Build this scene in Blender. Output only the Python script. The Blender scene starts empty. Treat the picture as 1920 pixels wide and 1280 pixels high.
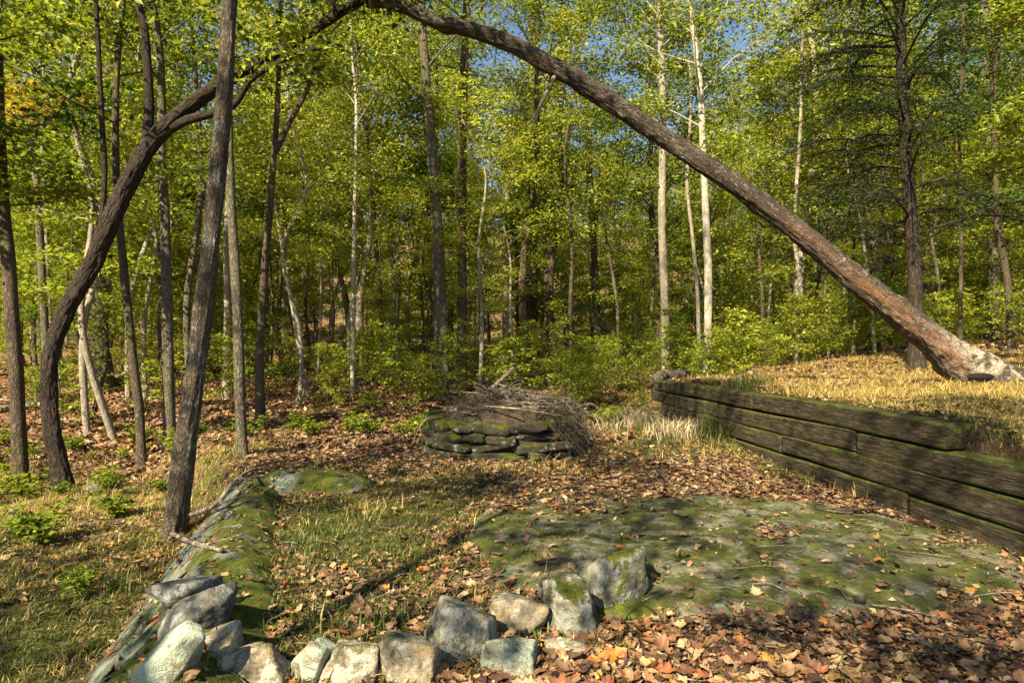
import bpy, math, random
import numpy as np
from mathutils import Vector
R = math.radians
S = bpy.context.scene
COL = S.collection
rng = np.random.default_rng(7)
random.seed(7)

# ------------------------------------------------------------------ camera, world, sun, exposure
F = 1173.0            # focal length in pixels of the 1920 wide photograph
CAMZ = 1.35           # eye height over the knoll
HOR = 660.0           # horizon row
cam = bpy.data.cameras.new('camera'); camo = bpy.data.objects.new('camera', cam); COL.objects.link(camo)
cam.sensor_width = 36.0; cam.lens = 36.0 * F / 1920.0
cam.shift_y = (HOR - 640.0) / 1920.0
cam.clip_start = 0.05; cam.clip_end = 1500
camo.location = (0, 0, CAMZ); camo.rotation_euler = (R(90), 0, 0)
S.camera = camo

SUN_AZ = 30.0         # light travels towards +y, turned this much to +x
SUN_EL = 38.0
w = bpy.data.worlds.new("World"); S.world = w; w.use_nodes = True
nt = w.node_tree; nt.nodes.clear()
o_ = nt.nodes.new('ShaderNodeOutputWorld'); bg = nt.nodes.new('ShaderNodeBackground'); sky = nt.nodes.new('ShaderNodeTexSky')
sky.sky_type = 'NISHITA'; sky.sun_disc = False; sky.sun_elevation = R(SUN_EL); sky.sun_rotation = R(180 + SUN_AZ)
sky.air_density = 1.0; sky.dust_density = 0.6; sky.ozone_density = 2.0
bg.inputs['Strength'].default_value = 0.058
nt.links.new(sky.outputs[0], bg.inputs[0]); nt.links.new(bg.outputs[0], o_.inputs[0])
sl = bpy.data.lights.new('sun', 'SUN'); sl.energy = 5.0; sl.angle = R(0.53); sl.color = (1.0, 0.88, 0.65)
so = bpy.data.objects.new('sun', sl); COL.objects.link(so)
dv = Vector((math.sin(R(SUN_AZ)) * math.cos(R(SUN_EL)), math.cos(R(SUN_AZ)) * math.cos(R(SUN_EL)), -math.sin(R(SUN_EL))))
so.rotation_euler = dv.to_track_quat('-Z', 'Y').to_euler(); so.location = (-10, -10, 25)
S.view_settings.view_transform = 'Standard'; S.view_settings.look = 'None'
S.view_settings.gamma = 1.0; S.view_settings.use_curve_mapping = False
S.view_settings.exposure = 1.65
S.render.engine = 'CYCLES'
cy = S.cycles
cy.max_bounces = 7; cy.diffuse_bounces = 4; cy.glossy_bounces = 2; cy.transmission_bounces = 3; cy.transparent_max_bounces = 2
cy.caustics_reflective = False; cy.caustics_refractive = False
cy.use_denoising = True
cy.sample_clamp_indirect = 6.0

# ------------------------------------------------------------------ small maths
def sst(a, b, x):
    t = np.clip((np.asarray(x, float) - a) / (b - a), 0, 1); return t * t * (3 - 2 * t)
_LAT = np.random.default_rng(99).random((256, 256))
def vn(x, y):
    x = np.asarray(x, float); y = np.asarray(y, float)
    xi = np.floor(x).astype(int); yi = np.floor(y).astype(int); fx = x - xi; fy = y - yi
    fx = fx * fx * (3 - 2 * fx); fy = fy * fy * (3 - 2 * fy)
    a = _LAT[xi & 255, yi & 255]; b = _LAT[(xi + 1) & 255, yi & 255]
    c = _LAT[xi & 255, (yi + 1) & 255]; d = _LAT[(xi + 1) & 255, (yi + 1) & 255]
    return (a * (1 - fx) + b * fx) * (1 - fy) + (c * (1 - fx) + d * fx) * fy
def fbm(x, y, o=3):
    s = 0; a = 1; t = 0
    for i in range(o):
        s = s + a * vn(x * 2 ** i + 17.3 * i, y * 2 ** i + 5.1 * i); t += a; a *= .5
    return s / t - 0.5
def vn3(p, s):
    return (vn(p[:, 0] * s + 3.1, p[:, 1] * s + p[:, 2] * s * 0.7) + vn(p[:, 1] * s + 11.7, p[:, 2] * s - p[:, 0] * s * 0.6) + vn(p[:, 2] * s + 7.9, p[:, 0] * s + p[:, 1] * s * 0.5)) / 3 - 0.5

# ------------------------------------------------------------------ terrain
def ridge_x(y): return -0.92 - 0.33 * np.minimum(y, 8.0) - 0.03 * np.maximum(y - 8, 0)
def wall_x(y): return 3.36 - 0.07 * (y - 4.1)
def ground_h(x, y):
    x = np.asarray(x, float); y = np.asarray(y, float)
    far = np.maximum(y - 60, 0)
    c = -0.18 * sst(9, 12.5, y) + 0.045 * np.maximum(y - 14, 0) + 0.055 * np.maximum(y - 30, 0) + 0.16 * far
    l = -0.42 - 0.2 * sst(6, 10, y) + 0.062 * np.maximum(y - 10.5, 0) + 0.04 * np.maximum(y - 30, 0) + 0.16 * far
    t = 0.60 + 0.20 * sst(3.9, 4.9, y) + 0.065 * np.maximum(y - 12.5, 0) + 0.05 * np.maximum(y - 30, 0) + 0.16 * far + 0.03 * np.maximum(x - 5, 0)
    wid = 0.9 + 0.35 * np.maximum(y - 8, 0)
    w1 = .62 + 0.35 * np.maximum(y - 8, 0); wl = 1 - sst(0, 1, (x - (ridge_x(y) + .40 - w1 - .5 * np.maximum(y - 7, 0))) / w1)
    h = c * (1 - wl) + l * wl
    wr = 0.06 + 0.8 * np.maximum(y - 12.2, 0)
    wt = sst(-1, 1, (x - wall_x(y) - 0.15 - 0.8 * np.maximum(y - 12.2, 0)) / wr)
    h = h * (1 - wt) + t * wt
    amp = 0.10 + 0.02 * np.minimum(y, 40)
    h = h + fbm(x * .9 + 4, y * .9) * amp * (0.6 + 0.4 * wl) * (1 - 0.6 * sst(2.2, 3.2, x) * (y < 13))
    h = h + 2.5 * fbm(x * .04, y * .04 + 9) * sst(25, 70, y)
    # soil banked at the foot of the timber wall far end and under the brush ring
    h = h + 0.22 * sst(6.5, 11.5, y) * sst(1.2, 2.6, x) * (1 - wt) * (1 - sst(12, 16, y))
    return h
def slab_h(x, y):
    """bedrock slab: height over the ground, negative where buried"""
    u = (x - 1.50) * .985 + (y - 4.50) * -.17; v = (y - 4.50) * .985 + (x - 1.50) * .17
    u2 = u + 0.35 * fbm(x * 1.7 + 2, y * 1.7, 4) ; v2 = v + 0.40 * fbm(x * 1.5, y * 1.5 + 8, 4)
    d = (np.abs(u2) / 1.90) ** 2.6 + (np.abs(v2) / (1.32 - 0.17 * np.clip(u2, -1, 2))) ** 2.2
    prof = 0.11 * (1 - d)
    prof = np.where(prof > 0, 0.11 * np.sqrt(np.clip(1 - d, 0, 1)) * (0.9 - 0.2 * u2), prof)
    return np.where(x > wall_x(y) - .03, -.3, np.maximum(prof, -0.3) + 0.05 * fbm(x * 2.1, y * 2.1 + 3) + 0.012 * fbm(x * 9, y * 9))
def ridge_h(x, y):
    """long mossy ridge boulder on the edge of the drop"""
    cx = -0.50 - 0.325 * y + 0.10 * fbm(y * .8, 0 * y + 2)
    uu = (x - cx)
    wl = 0.74 - 0.035 * y; wr = 0.44 - 0.03 * y
    n = fbm(x * 1.7 + 3, y * 1.7)
    e = np.maximum((1.9 - y) / .5, 0) ** 2 + np.maximum((y - 6.3) / .7, 0) ** 2
    zl = .13 - .46 * (np.abs(uu) / wl) ** 1.5; zr = .13 - .15 * (np.abs(uu) / wr) ** 1.7 - .35 * np.maximum(uu / wr - 1, 0)
    z = np.where(uu < 0, zl, zr) - .3 * e + .16 * n + .08 * fbm(x * 4, y * 4 + 5) + .03 * fbm(x * 13, y * 13)
    return np.maximum(z - ground_h(x, y), -.4)
def knob_h(x, y):
    """low mossy boulder among the grass"""
    u = (x + 1.95) * .95 + (y - 6.3) * .3; v = (y - 6.3) * .95 - (x + 1.95) * .3
    d = (np.abs(u) / .60) ** 2.0 + (np.abs(v) / .42) ** 2.0 + 1.1 * fbm(x * 2, y * 2)
    return np.where(d < 1, 0.17 * np.sqrt(np.clip(1 - d, 0, 1)), -0.2 * (d - 1)) + 0.04 * fbm(x * 3, y * 3)
def surf_h(x, y):
    g = ground_h(x, y)
    near = (y < 8)
    return np.where(near, g + np.maximum(0, np.maximum(slab_h(x, y), np.maximum(np.where(y > 1, ridge_h(x, y), -1), knob_h(x, y)))), g)
def on_rock(x, y):
    return np.maximum(slab_h(x, y), np.maximum(ridge_h(x, y), knob_h(x, y)))
def P(px, py, d):            # photograph pixel + distance -> point of the place
    return np.array([(px - 960) / F * d, d, CAMZ + (HOR - py) / F * d])
def hit(px, py, fn=ground_h):
    for d in np.arange(1.6, 150, 0.03):
        p = P(px, py, d)
        if p[2] <= float(fn(p[0], p[1])): return p
    return P(px, py, 150)

# ------------------------------------------------------------------ mesh plumbing
class Acc:
    def __init__(s): s.v = []; s.q = []; s.t = []; s.n = 0; s.bc = []; s.hasbc = False
    def add(s, v, q=None, t=None, bc=None):
        v = np.asarray(v, float).reshape(-1, 3)
        s.v.append(v)
        s.bc.append(np.asarray(bc, float) if bc is not None else v)
        if q is not None and len(q): s.q.append(np.asarray(q) + s.n)
        if t is not None and len(t): s.t.append(np.asarray(t) + s.n)
        s.n += len(v)
    def mesh(s, name, smooth=True, tint=None, bark=False):
        V = np.concatenate(s.v); Q = np.concatenate(s.q) if s.q else np.zeros((0, 4), int); T = np.concatenate(s.t) if s.t else np.zeros((0, 3), int)
        me = mk(name, V, Q, T, smooth)
        if bark:
            a = me.attributes.new('bark', 'FLOAT_VECTOR', 'POINT'); a.data.foreach_set('vector', np.concatenate(s.bc).astype(np.float32).ravel())
        return me
def mk(name, V, Q=None, T=None, smooth=True, tint=None):
    Q = np.zeros((0, 4), int) if Q is None else np.asarray(Q); T = np.zeros((0, 3), int) if T is None else np.asarray(T)
    me = bpy.data.meshes.new(name)
    me.vertices.add(len(V)); me.vertices.foreach_set('co', np.asarray(V, np.float32).ravel())
    loops = np.concatenate([Q.ravel(), T.ravel()]).astype(np.int32)
    me.loops.add(len(loops)); me.loops.foreach_set('vertex_index', loops)
    starts = np.concatenate([np.arange(len(Q)) * 4, len(Q) * 4 + np.arange(len(T)) * 3]).astype(np.int32)
    me.polygons.add(len(starts)); me.polygons.foreach_set('loop_start', starts)
    if smooth: me.polygons.foreach_set('use_smooth', np.ones(len(starts), bool))
    me.update(calc_edges=True)
    if tint is not None:
        a = me.attributes.new('tint', 'FLOAT', 'FACE'); a.data.foreach_set('value', np.asarray(tint, np.float32))
    return me
def link(name, me, mat, parent=None, loc=None):
    o = bpy.data.objects.new(name, me); COL.objects.link(o)
    if mat is not None and me is not None and len(me.materials) == 0: me.materials.append(mat)
    if parent is not None: o.parent = parent
    if loc is not None: o.location = loc
    return o
def tag(o, label=None, cat=None, group=None, kind=None):
    if label: o['label'] = label
    if cat: o['category'] = cat
    if group: o['group'] = group
    if kind: o['kind'] = kind
    return o
def empty(name, loc=(0, 0, 0), rz=0):
    o = bpy.data.objects.new(name, None); COL.objects.link(o); o.location = loc; o.rotation_euler = (0, 0, rz); o.empty_display_size = .2
    return o
def copy_tree(o, parent=None):
    c = o.copy(); COL.objects.link(c); c.parent = parent
    for ch in list(o.children): copy_tree(ch, c)
    return c

def spline(P0, n):
    P0 = np.asarray(P0, float); k = len(P0)
    if k < 3:
        t = np.linspace(0, 1, n)[:, None]; return P0[0] * (1 - t) + P0[-1] * t
    Pe = np.vstack([2 * P0[0] - P0[1], P0, 2 * P0[-1] - P0[-2]])
    t = np.linspace(0, k - 1 - 1e-6, n); i = t.astype(int); f = (t - i)[:, None]
    a, b, c, d = Pe[i], Pe[i + 1], Pe[i + 2], Pe[i + 3]
    return 0.5 * ((2 * b) + (-a + c) * f + (2 * a - 5 * b + 4 * c - d) * f ** 2 + (-a + 3 * b - 3 * c + d) * f ** 3)
def tube(acc, pts, rad, sides=8, rough=0.0, seed=0, cap=False, ridges=0, ramp=0.0, knots=()):
    pts = np.asarray(pts, float); n = len(pts)
    rad = np.interp(np.linspace(0, 1, n), np.linspace(0, 1, len(rad)), rad) if np.ndim(rad) else np.full(n, rad)
    T = np.gradient(pts, axis=0); T /= np.linalg.norm(T, axis=1)[:, None] + 1e-9
    ref = np.array([0.13, 1.0, 0.07]) if abs(T[:, 1]).mean() < .8 else np.array([1.0, 0.1, 0.2])
    U = np.cross(T, ref); U /= np.linalg.norm(U, axis=1)[:, None] + 1e-9
    W = np.cross(T, U)
    L = np.concatenate([[0], np.cumsum(np.linalg.norm(np.diff(pts, axis=0), axis=1))])
    th = np.linspace(0, 2 * np.pi, sides, endpoint=False)
    rr = np.repeat(rad[:, None], sides, 1)
    if rough:
        cx = np.cos(th)[None, :] * 1.3 + seed * 3.7; sx = np.sin(th)[None, :] * 1.3
        rr = rr * (1 + rough * 2 * (vn(cx + L[:, None] * 1.7, sx + L[:, None] * .9 + 20) - .5) + rough * (vn(cx * 3 + 9, sx * 3 + L[:, None] * 3) - .5))
    if ridges:
        a = th[None, :] * ridges / (2 * np.pi)
        wob = 2.2 * vn(L[:, None] * 3.0 + 0 * a, np.cos(th)[None, :] * 2 + 5 + seed) + 1.6 * vn(L[:, None] * 9 + 0 * a, np.sin(th)[None, :] * 3 + 9)
        rid = np.abs(np.sin((a + wob) * np.pi)) ** .6
        brk = sst(.25, .6, vn(L[:, None] * 11 + 7, a * 1.1 + seed))
        rr = rr * (1 - ramp) + ramp * rr * rid * (0.55 + .45 * brk) * 1.25
    for (kl, ka, kr, kA) in knots:
        da = np.angle(np.exp(1j * (th[None, :] - ka))) * rad.mean(); rr = rr + kA * np.exp(-((L[:, None] - kl) ** 2 + da ** 2) / kr ** 2)
    V = pts[:, None, :] + rr[:, :, None] * (np.cos(th)[None, :, None] * U[:, None, :] + np.sin(th)[None, :, None] * W[:, None, :])
    r0 = float(rad.mean())
    bc = np.stack([np.cos(th)[None, :] * r0 + 0 * rr, np.sin(th)[None, :] * r0 + 0 * rr, L[:, None] + 0 * rr + seed * 1.37], -1)
    i = np.arange(n - 1)[:, None] * sides; j = np.arange(sides)[None, :]; j2 = (j + 1) % sides
    Q = np.stack([i + j, i + j2, i + sides + j2, i + sides + j], -1).reshape(-1, 4)
    tr = None
    V = V.reshape(-1, 3); bc = bc.reshape(-1, 3)
    if cap:
        V = np.vstack([V, pts[:1], pts[-1:]]); bc = np.vstack([bc, bc[:1] * 0, bc[-1:] * 0])
        c0 = n * sides; jj = np.arange(sides); j3 = (jj + 1) % sides
        tr = np.concatenate([np.stack([jj * 0 + c0, j3, jj], -1), np.stack([jj * 0 + c0 + 1, (n - 1) * sides + jj, (n - 1) * sides + j3], -1)])
    acc.add(V, Q, tr, bc)

def leaf_quads(C, size, rg, flat=0.8, wid=0.55, fold=0.18):
    """rhombic folded leaves, two triangles each"""
    n = len(C)
    az = rg.random(n) * 2 * np.pi; s = size * (0.45 + 0.95 * rg.random(n))
    N = rg.normal(size=(n, 3)) * flat; N[:, 2] += 1.0; N /= np.linalg.norm(N, axis=1)[:, None]
    D = np.stack([np.cos(az), np.sin(az), rg.normal(size=n) * .25 - .25], -1)
    D -= N * (D * N).sum(1)[:, None]; D /= np.linalg.norm(D, axis=1)[:, None]
    B = np.cross(N, D)
    s = s[:, None]
    v0 = C; v1 = C + D * s * .42 + B * s * wid * .5 + N * s * fold; v2 = C + D * s; v3 = C + D * s * .42 - B * s * wid * .5 + N * s * fold
    V = np.stack([v0, v1, v2, v3], 1).reshape(-1, 3)
    b = np.arange(n) * 4
    T = np.concatenate([np.stack([b, b + 1, b + 2], -1), np.stack([b, b + 2, b + 3], -1)])
    return V, T

# ------------------------------------------------------------------ materials
def newmat(name):
    m = bpy.data.materials.new(name); m.use_nodes = True; m.node_tree.nodes.clear(); return m, m.node_tree
class NB:
    def __init__(s, nt): s.nt = nt
    def n(s, t, **k):
        nd = s.nt.nodes.new(t)
        for a, b in k.items(): setattr(nd, a, b)
        return nd
    def l(s, a, b): s.nt.links.new(a, b)
    def noise(s, vec, scale, detail=4, rough=.6, dist=0.0):
        nd = s.n('ShaderNodeTexNoise'); nd.inputs['Scale'].default_value = scale; nd.inputs['Detail'].default_value = detail
        nd.inputs['Roughness'].default_value = rough; nd.inputs['Distortion'].default_value = dist
        if vec is not None: s.l(vec, nd.inputs['Vector'])
        return nd.outputs['Fac']
    def vor(s, vec, scale, feat='F1', out='Distance', rand=1.0):
        nd = s.n('ShaderNodeTexVoronoi', feature=feat); nd.inputs['Scale'].default_value = scale; nd.inputs['Randomness'].default_value = rand
        if vec is not None: s.l(vec, nd.inputs['Vector'])
        return nd.outputs[out]
    def ramp(s, fac, stops):
        nd = s.n('ShaderNodeValToRGB'); e = nd.color_ramp.elements
        while len(e) < len(stops): e.new(.5)
        for i, (p, c) in enumerate(stops):
            e[i].position = p; e[i].color = (*c, 1) if len(c) == 3 else c
        s.l(fac, nd.inputs[0]); return nd.outputs[0]
    def rng(s, fac, a, b, c=0, d=1):
        nd = s.n('ShaderNodeMapRange'); nd.inputs[1].default_value = a; nd.inputs[2].default_value = b; nd.inputs[3].default_value = c; nd.inputs[4].default_value = d
        s.l(fac, nd.inputs[0]); return nd.outputs[0]
    def mix(s, fac, a, b, mode='MIX'):
        nd = s.n('ShaderNodeMix', data_type='RGBA', blend_type=mode)
        for inp, v in ((nd.inputs[0], fac), (nd.inputs[6], a), (nd.inputs[7], b)):
            if isinstance(v, (int, float)): inp.default_value = v
            elif isinstance(v, tuple): inp.default_value = (*v, 1)
            else: s.l(v, inp)
        return nd.outputs[2]
    def math(s, op, a, b=None, c=None):
        nd = s.n('ShaderNodeMath', operation=op)
        for i, v in enumerate((a, b, c)):
            if v is None: continue
            if isinstance(v, (int, float)): nd.inputs[i].default_value = v
            else: s.l(v, nd.inputs[i])
        return nd.outputs[0]
    def mapping(s, vec, scale=(1, 1, 1), loc=(0, 0, 0), rot=(0, 0, 0)):
        nd = s.n('ShaderNodeMapping'); nd.inputs['Scale'].default_value = scale; nd.inputs['Location'].default_value = loc; nd.inputs['Rotation'].default_value = rot
        s.l(vec, nd.inputs[0]); return nd.outputs[0]
    def attr(s, name, out='Fac'):
        nd = s.n('ShaderNodeAttribute'); nd.attribute_name = name; return nd.outputs[out]
    def bump(s, h, strength=.5, dist=.02):
        nd = s.n('ShaderNodeBump'); nd.inputs['Strength'].default_value = strength; nd.inputs['Distance'].default_value = dist
        s.l(h, nd.inputs['Height']); return nd.outputs[0]
    def out(s, col, rough=.85, normal=None, spec=.25):
        b = s.n('ShaderNodeBsdfPrincipled'); o = s.n('ShaderNodeOutputMaterial')
        if isinstance(col, tuple): b.inputs['Base Color'].default_value = (*col, 1)
        else: s.l(col, b.inputs['Base Color'])
        if isinstance(rough, (int, float)): b.inputs['Roughness'].default_value = rough
        else: s.l(rough, b.inputs['Roughness'])
        b.inputs['Specular IOR Level'].default_value = spec
        if normal is not None: s.l(normal, b.inputs['Normal'])
        s.l(b.outputs[0], o.inputs[0]); return b

def leafmat(name, stops, trans=0.45, rough=.5, objvar=0.35, spec=.3, gain=1.5):
    m, t = newmat(name); b = NB(t)
    oi = b.n('ShaderNodeObjectInfo')
    f = b.math('ADD', b.math('MULTIPLY', b.attr('tint'), 1 - objvar), b.math('MULTIPLY', oi.outputs['Random'], objvar))
    c = b.ramp(f, stops)
    p = b.n('ShaderNodeBsdfPrincipled'); b.l(c, p.inputs['Base Color']); p.inputs['Roughness'].default_value = rough; p.inputs['Specular IOR Level'].default_value = spec
    tr = b.n('ShaderNodeBsdfTranslucent'); c2 = b.mix(1.0, c, (gain, gain * 1.05, gain * .5), 'MULTIPLY'); b.l(c2, tr.inputs[0])
    mx = b.n('ShaderNodeMixShader'); mx.inputs[0].default_value = trans
    b.l(p.outputs[0], mx.inputs[1]); b.l(tr.outputs[0], mx.inputs[2])
    o = b.n('ShaderNodeOutputMaterial'); b.l(mx.outputs[0], o.inputs[0]); return m

M = {}
M['leaf_green'] = leafmat('leaf_green', [(0, (.035, .058, .008)), (.3, (.09, .135, .014)), (.65, (.21, .235, .025)), (1, (.46, .42, .06))], trans=.42)
M['leaf_bright'] = leafmat('leaf_bright', [(0, (.08, .11, .014)), (.4, (.20, .235, .025)), (.75, (.38, .385, .055)), (1, (.66, .58, .16))], trans=.45)
M['leaf_dark'] = leafmat('leaf_dark', [(0, (.02, .045, .010)), (.5, (.045, .085, .014)), (.9, (.09, .13, .02)), (1, (.2, .17, .03))], trans=.38)
M['leaf_gold'] = leafmat('leaf_gold', [(0, (.22, .20, .03)), (.4, (.45, .33, .05)), (.8, (.55, .30, .08)), (1, (.5, .22, .06))], trans=.4, objvar=.1)
M['needle'] = leafmat('needle', [(0, (.014, .030, .010)), (.6, (.03, .055, .016)), (1, (.06, .08, .025))], trans=.2, objvar=.1)
M['grass_green'] = leafmat('grass_green', [(0, (.035, .055, .010)), (.5, (.085, .115, .018)), (.85, (.19, .18, .05)), (1, (.36, .27, .11))], trans=.35, objvar=0)
M['grass_dry'] = leafmat('grass_dry', [(0, (.16, .15, .03)), (.3, (.34, .25, .06)), (.75, (.52, .36, .13)), (1, (.62, .47, .2))], trans=.3, objvar=0)
M['straw'] = leafmat('straw', [(0, (.30, .24, .14)), (1, (.66, .56, .37))], trans=.2, objvar=0)
M['litter'] = leafmat('litter', [(0, (.035, .021, .014)), (.25, (.09, .05, .03)), (.5, (.17, .10, .048)), (.68, (.26, .15, .07)), (.8, (.36, .23, .11)), (.88, (.40, .30, .17)), (.95, (.24, .075, .03)), (1, (.46, .22, .04))], trans=.12, rough=.62, objvar=.0, spec=.3, gain=1.1)
M['litter_one'] = leafmat('litter_one', [(0, (.08, .042, .028)), (.25, (.19, .09, .045)), (.5, (.30, .16, .07)), (.68, (.40, .25, .12)), (.82, (.40, .30, .17)), (.88, (.26, .07, .035)), (.94, (.42, .19, .035)), (.97, (.2, .2, .04)), (1, (.46, .33, .06))], trans=.12, rough=.55, objvar=1.0, spec=.35, gain=1.1)

def barkmat(name, furrow, ridge, lichen=(.3, .33, .3), lam=.35, su=26, sv=5, orange=0.0, moss=0.0, strength=.9, dist=.02):
    m, t = newmat(name); b = NB(t)
    v = b.attr('bark', 'Vector')
    vv = b.mapping(v, (su, su, sv))
    warp = b.n('ShaderNodeTexNoise'); warp.inputs['Scale'].default_value = 1.6; warp.inputs['Detail'].default_value = 3; b.l(vv, warp.inputs['Vector'])
    mxv = b.n('ShaderNodeMix', data_type='RGBA', blend_type='LINEAR_LIGHT'); mxv.inputs[0].default_value = .35; b.l(vv, mxv.inputs[6]); b.l(warp.outputs['Color'], mxv.inputs[7])
    f1 = b.math('ABSOLUTE', b.math('SUBTRACT', b.noise(mxv.outputs[2], .62, 2, .5, .5), .5))
    f2 = b.math('ABSOLUTE', b.math('SUBTRACT', b.noise(mxv.outputs[2], 1.25, 2, .5, .3), .5))
    plate = b.math('MINIMUM', b.rng(f1, .0, .085), b.rng(f2, -.02, .06))
    fine = b.noise(b.mapping(v, (90, 90, 30)), 1, 5, .7)
    big = b.noise(b.mapping(v, (3, 3, 1.2)), 1, 3)
    c = b.ramp(b.math('MULTIPLY_ADD', fine, .5, b.math('MULTIPLY', plate, .5)), [(0.15, furrow), (.75, ridge)])
    c = b.mix(b.rng(big, .35, .7, 0, .45), c, tuple(x * 1.35 for x in ridge))
    if lam > 0:
        lm = b.noise(b.mapping(v, (7, 7, 4.5)), 1.6, 8, .75)
        lm = b.rng(lm, .62 - lam * .16, .70 - lam * .14)
        lm = b.math('MULTIPLY', lm, b.rng(plate, .2, .7))
        c = b.mix(b.math('MULTIPLY', lm, .8), c, lichen)
    if orange > 0:
        at = b.attr('strip')
        om = b.math('MULTIPLY', at, b.rng(b.noise(b.mapping(v, (9, 9, 1.2)), 1.0, 3), .38, .52))
        c = b.mix(b.math('MULTIPLY', om, orange), c, b.ramp(fine, [(.2, (.12, .06, .035)), (.8, (.33, .175, .09))]))
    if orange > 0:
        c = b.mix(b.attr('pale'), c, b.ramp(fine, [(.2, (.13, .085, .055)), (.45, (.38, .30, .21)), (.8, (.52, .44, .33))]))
    if moss > 0:
        mm = b.rng(b.noise(b.mapping(v, (4, 4, 1)), 1, 4), .5, .62)
        c = b.mix(b.math('MULTIPLY', mm, moss), c, (.10, .12, .02))
    h = b.math('MULTIPLY_ADD', fine, .35, plate)
    b.out(c, .88, b.bump(h, strength, dist), .15)
    return m
M['bark_arch'] = barkmat('bark_arch', (.009, .007, .005), (.052, .038, .027), (.09, .09, .07), .1, 44, 9, orange=0)
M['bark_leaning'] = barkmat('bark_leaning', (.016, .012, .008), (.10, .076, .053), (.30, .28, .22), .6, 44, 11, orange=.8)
M['bark_big'] = barkmat('bark_big', (.02, .016, .011), (.13, .10, .068), (.27, .30, .26), .5, 62, 13)
M['bark_grey'] = barkmat('bark_grey', (.026, .021, .015), (.155, .125, .088), (.30, .30, .23), .45, 42, 9, moss=.35)
M['bark_brown'] = barkmat('bark_brown', (.02, .014, .010), (.11, .08, .053), (.2, .2, .14), .3, 42, 8, moss=.3)
M['bark_pale'] = barkmat('bark_pale', (.10, .082, .058), (.27, .23, .165), (.45, .42, .33), .5, 22, 7, strength=.5)
M['bark_white'] = barkmat('bark_white', (.13, .11, .08), (.36, .32, .245), (.52, .48, .39), .6, 14, 5, strength=.35)
M['bark_cedar'] = barkmat('bark_cedar', (.014, .010, .007), (.060, .044, .030), (.2, .2, .15), .1, 40, 3)
M['stick'] = barkmat('stick', (.10, .08, .055), (.34, .28, .2), (.45, .44, .38), .3, 40, 12)
M['stick_dark'] = barkmat('stick_dark', (.04, .03, .022), (.17, .13, .09), (.25, .24, .2), .2, 40, 12)

def rockmat(name, base1, base2, moss=.5, flank=.12, lichen=.4, stain=.3, lcol=(.56, .57, .5), green=.0, scale=1.0):
    m, t = newmat(name); b = NB(t)
    tc = b.n('ShaderNodeTexCoord'); v = tc.outputs['Object']
    oi = b.n('ShaderNodeObjectInfo')
    va = b.n('ShaderNodeVectorMath', operation='ADD'); b.l(v, va.inputs[0])
    cmb = b.n('ShaderNodeCombineXYZ'); sh = b.math('MULTIPLY', oi.outputs['Random'], 37.0)
    b.l(sh, cmb.inputs[0]); b.l(sh, cmb.inputs[2]); b.l(cmb.outputs[0], va.inputs[1]); v = va.outputs[0]
    n1 = b.noise(v, 5 * scale, 8, .65); n2 = b.noise(v, 28 * scale, 6, .7); n3 = b.noise(v, 130 * scale, 3, .6)
    c = b.ramp(n1, [(.3, base1), (.7, base2)])
    c = b.mix(b.rng(n2, .42, .66, 0, .8), c, tuple(x * .38 for x in base1))
    pit = b.rng(b.noise(v, 55 * scale, 6, .75), .60, .68); c = b.mix(b.math('MULTIPLY', pit, .6), c, tuple(x * .25 for x in base1))
    st = b.rng(b.noise(v, 7 * scale, 5, .7, .6), .5, .66)
    c = b.mix(b.math('MULTIPLY', st, stain), c, (.30, .20, .075))
    if green > 0:
        gm = b.rng(b.noise(v, 3.3 * scale, 5, .6), .42, .62); c = b.mix(b.math('MULTIPLY', gm, green), c, (.15, .21, .12))
    lm = b.rng(b.noise(v, 9 * scale, 9, .72, .3), .56 - .14 * lichen, .62 - .14 * lichen)
    lm2 = b.rng(b.vor(v, 22 * scale), .27, .22)
    lm2 = b.math('MULTIPLY', lm2, b.rng(b.noise(v, 6 * scale, 3), .45, .5))
    lmm = b.math('MAXIMUM', lm, b.math('MULTIPLY', lm2, .8 if lichen > .05 else 0))
    c = b.mix(b.math('MULTIPLY', lmm, min(1.0, .45 + lichen * .5)), c, b.mix(n2, tuple(x * .7 for x in lcol), tuple(x * 1.25 for x in lcol)))
    geo = b.n('ShaderNodeNewGeometry'); sp = b.n('ShaderNodeSeparateXYZ'); b.l(geo.outputs['Normal'], sp.inputs[0])
    mo = b.math('ADD', b.noise(v, 4.2 * scale, 7, .68, .4), b.rng(sp.outputs[2 if flank < .2 else 0], (-.2 if flank < .2 else -.7), (1.0 if flank < .2 else -.35), -flank, .05))
    mm = b.rng(mo, .60 - .22 * moss, .66 - .22 * moss)
    mcol = b.ramp(b.noise(v, 17 * scale, 5, .7), [(.28, (.03, .045, .008)), (.5, (.085, .10, .012)), (.72, (.19, .19, .02))])
    c = b.mix(b.math('MULTIPLY', mm, min(1, moss * 2)), c, mcol)
    h = b.math('ADD', b.math('MULTIPLY', n2, .6), b.math('ADD', b.math('MULTIPLY', n3, .3), b.math('MULTIPLY', b.math('MULTIPLY', mm, b.noise(v, 160 * scale, 2)), .8)))
    b.out(c, .9, b.bump(h, .95, .03), .18)
    return m
M['rock_slab'] = rockmat('rock_slab', (.11, .10, .062), (.24, .205, .12), moss=.42, lichen=.2, stain=.35, lcol=(.29, .29, .22), green=.35, scale=1.0)
M['rock_ridge'] = rockmat('rock_ridge', (.10, .105, .085), (.20, .20, .15), moss=.78, flank=.2, lichen=.3, stain=.35, lcol=(.23, .27, .235), green=.4, scale=1.0)
M['rock_knob'] = rockmat('rock_knob', (.10, .11, .08), (.2, .2, .14), moss=.75, lichen=.0, stain=.2, green=.3, scale=.6)
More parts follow.
